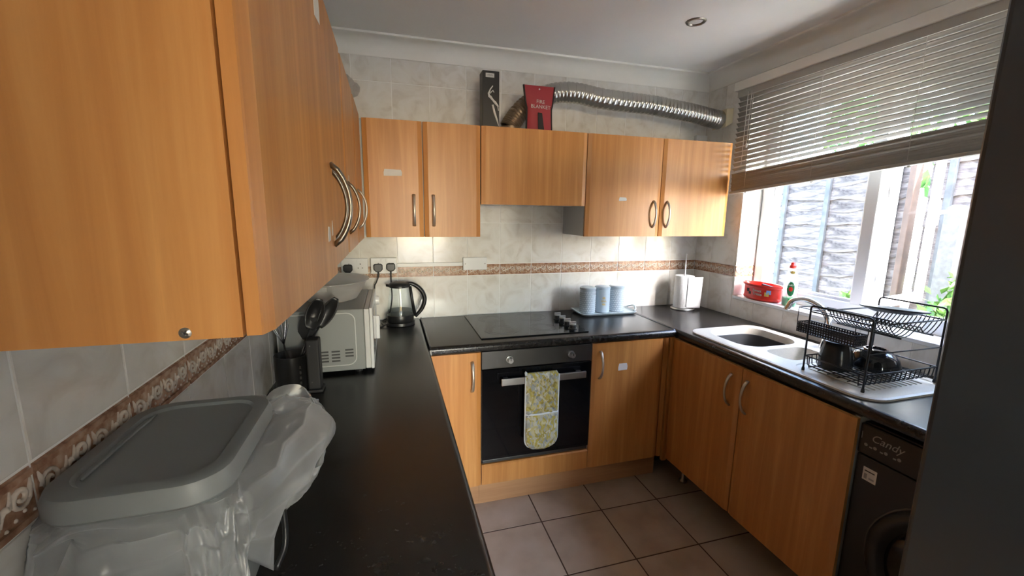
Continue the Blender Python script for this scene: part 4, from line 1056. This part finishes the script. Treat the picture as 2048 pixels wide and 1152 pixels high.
# lower basket
zl, zr = RZ+.022, RZ+.062
wire('lower_rim', [(RX0_, RY0, zr), (RX1_, RY0, zr), (RX1_, RY1, zr), (RX0_, RY1, zr), (RX0_, RY0, zr)], .0030)
for k in range(15):
    x = RX0_+.014+(RX1_-RX0_-.028)*k/14
    wire('lower_wire', [(x, RY0, zr), (x, RY0-.004, zl+.004), (x, RY0-.008, zl), (x, RY1+.008, zl), (x, RY1+.004, zl+.004), (x, RY1, zr)], .0020)
for k in range(6):
    y = RY0-.02+(RY1-RY0+.04)*k/5
    if k in (0, 5): wire('cross_wire', [(RX0_, y, zr), (RX0_+.003, y, zl-.003), (RX1_-.003, y, zl-.003), (RX1_, y, zr)], .0024)
    else: wire('cross_wire', [(RX0_+.004, y, zl-.004), (RX1_-.004, y, zl-.004)], .0020)
# upper tier: plate cradle of bent wires
zu = 1.165
for z in (zu, ): wire('upper_rail', [(RX0_+.09, RY0, z), (RX1_, RY0, z)], .003); wire('upper_rail', [(RX0_+.09, RY1, z), (RX1_, RY1, z)], .003)
wire('upper_rail', [(RX0_, RY0, zu), (RX0_, RY1, zu)], .003); wire('upper_rail', [(RX1_, RY0, zu), (RX1_, RY1, zu)], .003)
for k in range(17):
    y = RY0-.008+(RY1-RY0+.016)*k/16
    wire('cradle_wire', spline([(RX0_+.085, y, zu+.012), (RX0_+.105, y, zu-.025), (RX0_+.15, y, zu-.055), (RX0_+.20, y, zu-.050), (RX0_+.245, y, zu-.020), (RX0_+.275, y, zu-.045), (RX0_+.315, y, zu-.052), (RX1_-.015, y, zu-.02), (RX1_, y, zu+.004)], 22), .0020, 5)
for x, z in ((RX0_+.15, zu-.058), (RX0_+.315, zu-.055), (RX0_+.085, zu+.012)): wire('cradle_rail', [(x, RY0, z), (x, RY1, z)], .0026)
# cutlery basket with punched sides, hung on the front left
CBX0, CBX1, CBY0, CBY1, CB0, CB1 = 2.022, 2.088, -1.232, -1.458, 1.072, 1.112
def punched(name, o, ux, L, H, nx, nz):
    mb = MB(); ux = Vector(ux); o = Vector(o); nrm = ux.cross(Vector((0, 0, 1)))*.0016; r = .22
    dx, dz = L/nx, H/nz
    for i in range(nx):
        for j in range(nz):
            c = o+ux*(dx*(i+.5))+Vector((0, 0, dz*(j+.5))); sq = [(-.5, -.5), (.5, -.5), (.5, .5), (-.5, .5)]
            ring1 = [c+ux*(a*dx)+Vector((0, 0, b*dz)) for a, b in sq]; ring2 = [c+ux*(a*dx*2*r*(1 if (a < 0) else 1))+Vector((0, 0, b*dz*2*r)) for a, b in sq]
            mb.add(ring1+ring2, [(q, (q+1) % 4, 4+(q+1) % 4, 4+q) for q in range(4)])
    return mb.build(name, 'wire_black', cb, solid=.0014)
cb = MB().box(CBX0, CBX1, CBY0, CBY1, CB0, CB0+.002).build('cutlery_basket', 'wire_black', t, label='black punched cutlery basket')
punched('punched_side', (CBX0, CBY0, CB0), (0, -1, 0), CBY0-CBY1, CB1-CB0, 22, 4); punched('punched_side', (CBX1, CBY0, CB0), (0, -1, 0), CBY0-CBY1, CB1-CB0, 22, 4)
punched('punched_side', (CBX0, CBY0, CB0), (1, 0, 0), CBX1-CBX0, CB1-CB0, 7, 4); punched('punched_side', (CBX0, CBY1, CB0), (1, 0, 0), CBX1-CBX0, CB1-CB0, 7, 4)
wire('basket_rim', [(CBX0, CBY0, CB1), (CBX1, CBY0, CB1), (CBX1, CBY1, CB1), (CBX0, CBY1, CB1), (CBX0, CBY0, CB1)], .0022, parent=cb)
for x in (CBX0, CBX1): wire('basket_cage', [(x, CBY0, CB1), (x, CBY0, 1.172), (x, CBY1, 1.172), (x, CBY1, CB1)], .0018, parent=cb)
for y in (CBY0, -1.30, CBY1): wire('basket_cage', [(CBX0, y, 1.172), (CBX1, y, 1.172)], .0018, parent=cb)
for y in (-1.345,): wire('basket_cage', [(CBX0, y, CB1), (CBX0, y, 1.172)], .0018, parent=cb)
wire('mid_rail', [(RX0_, RY0, 1.072), (RX0_, RY1, 1.072)], .0024); wire('mid_rail', [(RX0_, RY1, 1.06), (RX1_, RY1, 1.06)], .0024)
# things in the rack
t = thing('mug', 'dark tapered mug upside down on lower tier of dish rack', 'mug', (2.13, -1.345, zl))
zm = zl+.0025
MB().lathe([(.056, .0), (.0575, .002), (.057, .03), (.050, .075), (.0425, .104), (.039, .107), (.037, .104), (.0, .104)], (2.108, -1.342, zm), 36).build('mug_body', 'mug_black', t, smooth=True)
MB().lathe([(.0365, .1045), (.0385, .1085), (.0405, .1075)], (2.108, -1.342, zm), 36).build('foot_ring', 'ceramic_blue', t, smooth=True)
MB().tube(spline([(2.124, -1.297, zm+.085), (2.133, -1.270, zm+.085), (2.137, -1.260, zm+.055), (2.135, -1.268, zm+.03), (2.128, -1.286, zm+.022)], 16), .0055, 8).build('mug_handle', 'mug_black', t, smooth=True)
t = thing('cereal_bowl', 'glossy black bowl upside down beside mug in dish rack', 'bowl', (2.29, -1.40, zl))
MB().lathe([(.084, .0), (.086, .003), (.084, .022), (.074, .048), (.056, .066), (.040, .071), (.038, .077), (.033, .077), (.032, .0715), (.0, .071)], (2.268, -1.377, zm), 40).build('bowl_body', 'bowl_black', t, auto=60)
t = thing('plate', 'dark grey plate lying tilted on top of dish rack', 'plate', (2.27, -1.40, 1.17))
pm = MB().lathe([(.0, -.002), (.060, -.002), (.064, .0), (.096, .011), (.101, .0145), (.100, .017), (.062, .005), (.0, .0045)], (0, 0, 0), 40)
Mx = Matrix.Translation((2.292, -1.400, 1.174)) @ Matrix.Rotation(radians(6), 4, Vector((-.53, .85, 0)))
pm.v = [tuple(Mx @ Vector((p[0]*.95, p[1]*1.08, p[2]))) for p in pm.v]; pm.build('plate_body', 'plate_grey', t, smooth=True)

# ------------------------------------------------------------------ on the window sill
t = thing('sweet_tub', 'oval red plastic sweet tub on window sill', 'tub', (2.573, -.53, WZ0))
TBX, TBY = 2.570, -.535
MB().lathe([(.0, .001), (.108, .001), (.120, .005), (.123, .012), (.122, .018), (.119, .020), (.120, .080), (.128, .083), (.133, .092), (.131, .096), (.122, .094), (.115, .080), (.112, .008), (.0, .006)], (TBX, TBY, WZ0), 48, sx=.52).build('tub', 'red_plastic', t, auto=50)
def tubp(a, z, r=.1205): return Vector((TBX+r*.52*cos(a), TBY+r*sin(a), WZ0+z))
tub = t.children[0]
for body, z, a in (('Sweet', .060, 3.32), ('Treats', .040, 3.34)):
    p = tubp(a, z, .1245); text('lettering', body, .024, basis(p, (.06, -1, 0), (0, 0, 1)), 'print_white', tub, extrude=.0008)
for a, z, m, sz in ((3.83, .045, 'label_yellow', .012), (3.93, .058, 'label_blue', .012), (2.75, .055, 'dark_trim', .010), (2.9, .040, 'dark_trim', .008)):
    p = tubp(a, z, .1225); M = basis(p, (-.52*sin(a)*-1, -cos(a)*-1, 0) if False else (.52*sin(a), -cos(a), 0), (0, 0, 1))
    MB().obox(M, -sz, sz, -sz, sz, -.0006, .0006).build('printed_sweet', m, tub)
for k, (dx, dy, m, rz) in enumerate(((.0, -.045, 'print_dark', .3), (.008, .015, 'label_blue', 1.0), (-.010, .05, 'print_grey', .2))):
    o = MB().obox(Matrix.Translation((TBX+dx, TBY+dy, WZ0+.083)) @ Matrix.Rotation(rz, 4, 'Z') @ Matrix.Rotation(.18, 4, 'X'), -.009, .009, -.042+.014*k, .042-.014*k, -.006, .008).build('wrapped_sweet' if k else 'dish_brush', m, bev=.002)
    tag(o, ('dark handled scrubbing brush lying across the red tub', 'blue wrapped sweet in the red tub', 'silver wrapped sweet in the red tub')[k], ('brush', 'sweet', 'sweet')[k])
    mn = min(v.co.z for v in o.data.vertices)
    if k:
        for v in o.data.vertices: v.co.z += WZ0+.0065-mn
t = thing('washing_up_bottle', 'clear bottle of green washing up liquid with red cap on sill', 'bottle', (2.572, -.715, WZ0))
QX, QY = 2.572, -.715
prof = [(.0, .0008), (.036, .0008), (.040, .004), (.0405, .03), (.039, .06), (.040, .09), (.039, .13), (.034, .165), (.025, .195), (.016, .208), (.013, .212), (.0, .212)]
MB().lathe(prof, (QX, QY, WZ0), 32, sx=.62).build('bottle', 'bottle_clear', t, smooth=True)
MB().lathe([(.0, .003), (.0385, .003), (.039, .03), (.038, .047), (.0, .047)], (QX, QY, WZ0), 32, sx=.60).build('liquid', 'soap_green', t, auto=40)
cp_ = MB().lathe([(.0145, .2125), (.0165, .214), (.0165, .228), (.012, .231), (.010, .243), (.007, .246), (.0, .246)], (QX, QY, WZ0), 24).build('cap', 'red_plastic', t, auto=50)
def oval(a0, zc, ra, rz, r, mat, name, z_off=0):
    mb = MB(); P = []
    for k in range(24):
        q = 2*pi*k/24; a = a0+ra*cos(q); P.append((QX+r*.62*cos(a), QY+r*sin(a), WZ0+zc+rz*sin(q)))
    c = (QX+r*.62*cos(a0)*1.02, QY+r*sin(a0)*1.02, WZ0+zc); mb.add(P+[c], [(k, (k+1) % 24, 24) for k in range(24)]); return mb.build(name, mat, t, smooth=False)
oval(3.70, .098, .50, .040, .0425, 'label_green', 'front_label'); oval(3.70, .098, .26, .013, .0440, 'red_plastic', 'label_badge'); oval(3.75, .190, .5, .008, .0285, 'label_yellow', 'neck_sticker')
p = Vector((QX+.0455*.62*cos(3.70)-.002, QY+.0455*sin(3.70), WZ0+.120)); text('lettering', 'FAIRY', .012, basis(p, (.47, -.88, 0), (0, 0, 1)), 'print_white', t)

# ------------------------------------------------------------------ venetian blind
t = thing('venetian_blind', 'cream venetian blind half raised over window, its bottom hanging lower on one side', 'blind', (2.45, -1.0, 1.67))
VY0, VY1 = -.335, -1.72
BXc = 2.452
MB().box(2.424, 2.495, VY0+.02, VY1, 2.262, 2.312).build('headrail_cover', 'cornice_paint', t, bev=.003)
MB().box(2.436, 2.480, VY0, VY1, 2.225, 2.262).build('headrail', 'blind_cream', t)
def slat(zl_, zr_, tilt, name='slat', x=BXc, wd=.025):
    """one curved slat from the left (far) end to the right (near) end"""
    mb = MB(); n = 5; vs = []
    for e, (y, zc) in enumerate(((VY0, zl_), (VY1, zr_))):
        for k in range(n):
            q = (k/(n-1)-.5); u = q*wd; crown = .0022*(1-4*q*q)
            vs.append((x+u*cos(tilt)-crown*sin(tilt), y, zc+u*sin(tilt)+crown*cos(tilt)))
    mb.add(vs, [(k, k+1, n+k+1, n+k) for k in range(n-1)])
    return mb.build(name, 'blind_cream', t, smooth=True, solid=.0008)
NS = 16
for k in range(NS):
    f_ = k/(NS-1)
    zl_ = 2.215-(2.215-1.782)*f_; zr_ = 2.218-(2.218-1.892)*f_
    slat(zl_, zr_, radians(-49+(max(0, f_-.80)/.20)**1.3*30))
for k in range(9):          # gathered slats above the bottom rail
    zl_ = 1.772-.0098*k; zr_ = 1.884-.0098*k+.0012*sin(k*2.0)
    slat(zl_, zr_, radians(-62+6*sin(k*1.7)), 'gathered_slat', BXc+.0025*sin(k*2.3))
mb = MB().prism([(BXc-.014, VY0, 1.667), (BXc+.014, VY0, 1.667), (BXc+.014, VY0, 1.682), (BXc-.014, VY0, 1.682)], (0, VY1-VY0, .112)); mb.build('bottom_rail', 'blind_cream', t, bev=.003)
for y in (-.45, -.86, -1.27):
    f_ = (y-VY0)/(VY1-VY0)
    for x in (BXc-.0135, BXc+.0135): MB().tube([(x, y, 2.23), (x, y, 1.69+.11*f_)], .0009, 5).build('ladder_string', 'blind_string', t)
    MB().cyl((BXc, y, 1.668+.112*f_), (BXc, y, 1.660+.112*f_), .006, .005, 12).build('rail_plug', 'blind_string', t)
for y, zb in ((-.42, 1.82), (-.445, 1.95)): MB().tube([(BXc-.022, y, 2.24), (BXc-.023, y, zb)], .0014, 5).build('pull_cord', 'blind_string', t)
MB().lathe([(.0, .0), (.006, .004), (.007, .02), (.002, .028), (.0, .028)], (BXc-.023, -.445, 1.925), 10).build('cord_toggle', 'blind_string', t, smooth=True)

# ------------------------------------------------------------------ washing machine
t = thing('washing_machine', 'black front loading washing machine under the worktop beside sink cabinet', 'washing machine', (2.22, -1.88, 0))
WY_, WYb, XF = -1.5775, -2.175, 1.942
MB().box(XF+.012, 2.49, WY_, WYb, .012, .855).build('casing', 'washer_black', t, bev=.004)
fp = MB().box(XF, XF+.0118, WY_, WYb, .08, .742).build('front_panel', 'washer_black', t, bev=.004)
MB().box(XF+.006, XF+.0119, WY_+.001, WYb-.001, .014, .077).build('kick_panel', 'washer_black', t, bev=.002)
cpn = MB().box(XF-.004, XF+.0118, WY_, WYb, .746, .853).build('control_panel', 'washer_black', t, bev=.005)
MB().box(XF-.0046, XF-.0036, WY_-.008, WY_-.010, .80, .825).build('panel_mark', 'print_grey', cpn)
M = basis((XF-.0044, -1.664, .815), (0, -1, 0), (0, 0, 1)); M[0][1], M[1][1], M[2][1] = 0, -.30, 1
text('maker_lettering', 'Candy', .036, M, 'print_grey', cpn)
for k, y in enumerate((-1.602, -1.630, -1.662, -1.700)):
    MB().cyl((XF-.0036, y, .784), (XF-.0046, y, .784), .0055, seg=14).build('panel_icon', 'print_grey', cpn)
    if k: MB().box(XF-.0036, XF-.0044, y+.008, y+.017, .778, .783).build('panel_caption', 'print_grey', cpn)
st = MB().box(XF-.0006, XF, -1.604, -1.646, .660, .706).build('energy_sticker', 'paper', fp)
MB().box(XF-.001, XF-.0005, -1.609, -1.640, .692, .696).build('sticker_heading', 'print_dark', st)
MB().box(XF-.001, XF-.0005, -1.609, -1.618, .666, .684).build('sticker_picture', 'print_grey', st); MB().box(XF-.001, XF-.0005, -1.624, -1.640, .668, .674).build('sticker_picture', 'print_grey', st)
def facing(prof, seg=48):     # lathe about the x axis, opening towards -x
    mb = MB().lathe(prof, (0, 0, 0), seg); mb.v = [(XF-z, -1.883+x, .452+y) for x, y, z in mb.v]; mb.f = [tuple(f) for f in mb.f]; return mb
dr = facing([(.232, .0), (.232, .012), (.222, .024), (.205, .028), (.188, .024), (.176, .006), (.170, .004)]).build('porthole_door', 'washer_black', t, smooth=True, label='round black porthole door')
facing([(.176, .006), (.16, .016), (.10, .026), (.0, .028)]).build('porthole_glass', 'oven_glass', dr, smooth=True)
facing([(.233, .001), (.238, .004), (.240, .001)]).build('chrome_ring', 'oven_panel', dr, smooth=True)

# ------------------------------------------------------------------ tall fridge at the right edge
t = thing('fridge_freezer', 'tall black fridge freezer at right edge, nearest the viewer', 'fridge', (1.40, -2.50, 0))
GX, GY = 1.074, -2.196
MB().box(GX+.045, GX+.66, GY, GY-.60, .02, 1.86).build('cabinet', 'fridge_black', t, bev=.006)
d1 = MB().box(GX, GX+.04, GY, GY-.60, .74, 1.86).build('fridge_door', 'fridge_black', t, bev=.008, seg=3)
d2 = MB().box(GX, GX+.04, GY, GY-.60, .035, .735).build('freezer_door', 'fridge_black', t, bev=.008, seg=3)
for p, z0, z1 in ((d1, .80, 1.25), (d2, .45, .70)): MB().box(GX-.03, GX-.012, GY-.54, GY-.56, z0, z1).box(GX-.014, GX+.002, GY-.54, GY-.56, z0+.01, z0+.03).box(GX-.014, GX+.002, GY-.54, GY-.56, z1-.03, z1-.01).build('door_handle', 'brushed_steel', p, bev=.003)
for y in (GY-.05, GY-.55): MB().box(GX+.06, GX+.6, y-.02, y+.02, .001, .02).build('foot', 'black_matt', t)
MB().prism([(1.366+.006*cos(a), -2.0+.1+.006*sin(a)*1.4, 0.0005) for a in (0, .9, 2.0, 3.1, 4.2, 5.3)], (0, 0, .003)) 
o = MB().prism([(1.352+.009*cos(a)*(1+.3*sin(3*a)), -1.205+.007*sin(a), .0006) for a in [k*pi/5 for k in range(10)]], (0, 0, .003)).build('crumb', 'crumb'); tag(o, 'small brown scrap of debris on floor tile', 'debris')

# ------------------------------------------------------------------ outside: ground, fence, plants, trees
gr = struct('ground', MB().box(W+.31, 30, -25, 25, -.30, -.12).box(-25, W+.31, -25, REAR-.16, -.30, -.12), 'paving')
FXX = 3.92
random.seed(11)
def board_mesh(L, seed, h=.135):
    random.seed(seed); mb = MB(); n = 22; top = []; bot = []
    for i in range(n):
        y = -L/2+L*i/(n-1); top.append((y, h/2+noise.noise(Vector((y*3.1, seed*7.7, 0)))*.016)); bot.append((y, -h/2+noise.noise(Vector((y*4.3, seed*3.3, 5)))*.034+noise.noise(Vector((y*13, seed*1.3, 2)))*.014))
    vs = [(-.004, y, z) for y, z in top]+[(-.014, y, z) for y, z in bot]+[(.004, y, z) for y, z in top]+[(-.004, y, z) for y, z in bot]
    fs = []
    for i in range(n-1): fs += [(i, n+i, n+i+1, i+1), (2*n+i, 2*n+i+1, 3*n+i+1, 3*n+i), (n+i, 3*n+i, 3*n+i+1, n+i+1), (i, i+1, 2*n+i+1, 2*n+i)]
    mb.add(vs, fs); return mb.mesh('board', 'fence_board')
PL = 1.80
bms = [board_mesh(PL, s) for s in range(9)]
fence = thing('garden_fence', 'weathered wooden lap fence with posts outside the window', 'fence', (FXX, 0, -.12))
for i, yc in enumerate((.46, -1.405, 2.40)):
    pn = MB().box(FXX-.030, FXX+.03, yc-PL/2, yc+PL/2, 2.0, 2.03).build('fence_panel', 'fence_board', fence)
    for k in range(20):
        o = bpy.data.objects.new('board', bms[(k*4+i*3) % 9]); COL.objects.link(o); o.location = (FXX-.004*(k % 2), yc, -.03+k*.105); adopt(o, pn)
    for dy in ((-.78, -.285, .105, .55, .80) if i == 0 else (-.75, -.25, .32, .78)):
        MB().box(FXX-.040, FXX-.016, yc+dy-.019, yc+dy+.019, -.10, 1.995).build('batten', 'batten_wood', pn, bev=.003)
MB().box(FXX-.11, FXX-.045, -.475, -.435, -.12, 2.02).build('wooden_post', 'fence_post', fence, bev=.004)
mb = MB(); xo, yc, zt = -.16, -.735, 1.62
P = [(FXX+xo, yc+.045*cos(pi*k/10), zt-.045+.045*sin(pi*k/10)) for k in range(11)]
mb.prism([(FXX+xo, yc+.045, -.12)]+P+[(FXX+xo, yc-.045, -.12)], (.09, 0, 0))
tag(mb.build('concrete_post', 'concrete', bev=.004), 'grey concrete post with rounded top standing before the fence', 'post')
def foliage(cx, cy, cz, rx, ry, rz, n, size, seed, gap=.0):
    random.seed(seed); mb = MB()
    for _ in range(n):
        while True:
            p = Vector((random.uniform(-1, 1), random.uniform(-1, 1), random.uniform(-1, 1)))
            if p.length < 1 and noise.noise(p*2.2+Vector((seed, 0, 0))) > -.25+gap: break
        c = Vector((cx+p.x*rx, cy+p.y*ry, cz+p.z*rz)); d = Vector((random.gauss(0, 1), random.gauss(0, 1), random.gauss(0, 1))).normalized(); s = size*random.uniform(.6, 1.3)
        u = d.orthogonal().normalized(); v = d.cross(u)
        mb.add([c-u*s, c-v*s*.42+d*s*.1, c+u*s, c+v*s*.42+d*s*.1], [(0, 1, 2, 3)])
    return mb
for lab, x, y, z, r, h, n, s in (('leafy green weed at foot of concrete post', 3.56, -.95, .95, .13, .30, 260, 21), ('leafy green weed growing by brown fence post', 3.56, -.40, .80, .12, .24, 200, 33), ('leafy green climber farther along the fence', 3.60, -1.50, .95, .16, .55, 420, 45)):
    t = thing('leafy_weed', lab, 'plant', (x, y, -.12), 'weeds by the fence')
    o = foliage(x, y, z, r, r*1.4, h, n, .045, s).build('foliage', 'leaf_green', t); o['kind'] = 'stuff'
    for q in range(4): MB().tube([(x+.03*q-.04, y+.02*q, -.12), (x+.05*(q-1.5), y+.05*(q-1.5), z)], [.006, .003], 5).build('stem', 'leaf_green', t)
for lab, x, y, z, r, n, m, s in (('green tree crown rising beyond the fence opposite casement', 7.2, 1.0, 3.4, 1.7, 3000, 'leaf_green', 5), ('yellow green tree crown beyond fence', 10.5, -1.0, 3.3, 1.3, 1800, 'leaf_yellow', 8), ('dark green tree crown farther right beyond the fence', 7.0, -3.4, 3.2, 1.8, 2600, 'leaf_green', 9)):
    t = thing('garden_tree', lab, 'tree', (x, y, -.12), 'trees beyond the fence')
    o = foliage(x, y, z, r, r, r*.95, n, .11, s).build('crown', m, t); o['kind'] = 'stuff'
    MB().tube([(x, y, -.12), (x+.05, y, z*.5), (x, y+.05, z)], [.13, .10, .05], 8).build('trunk', 'bark', t, smooth=True)
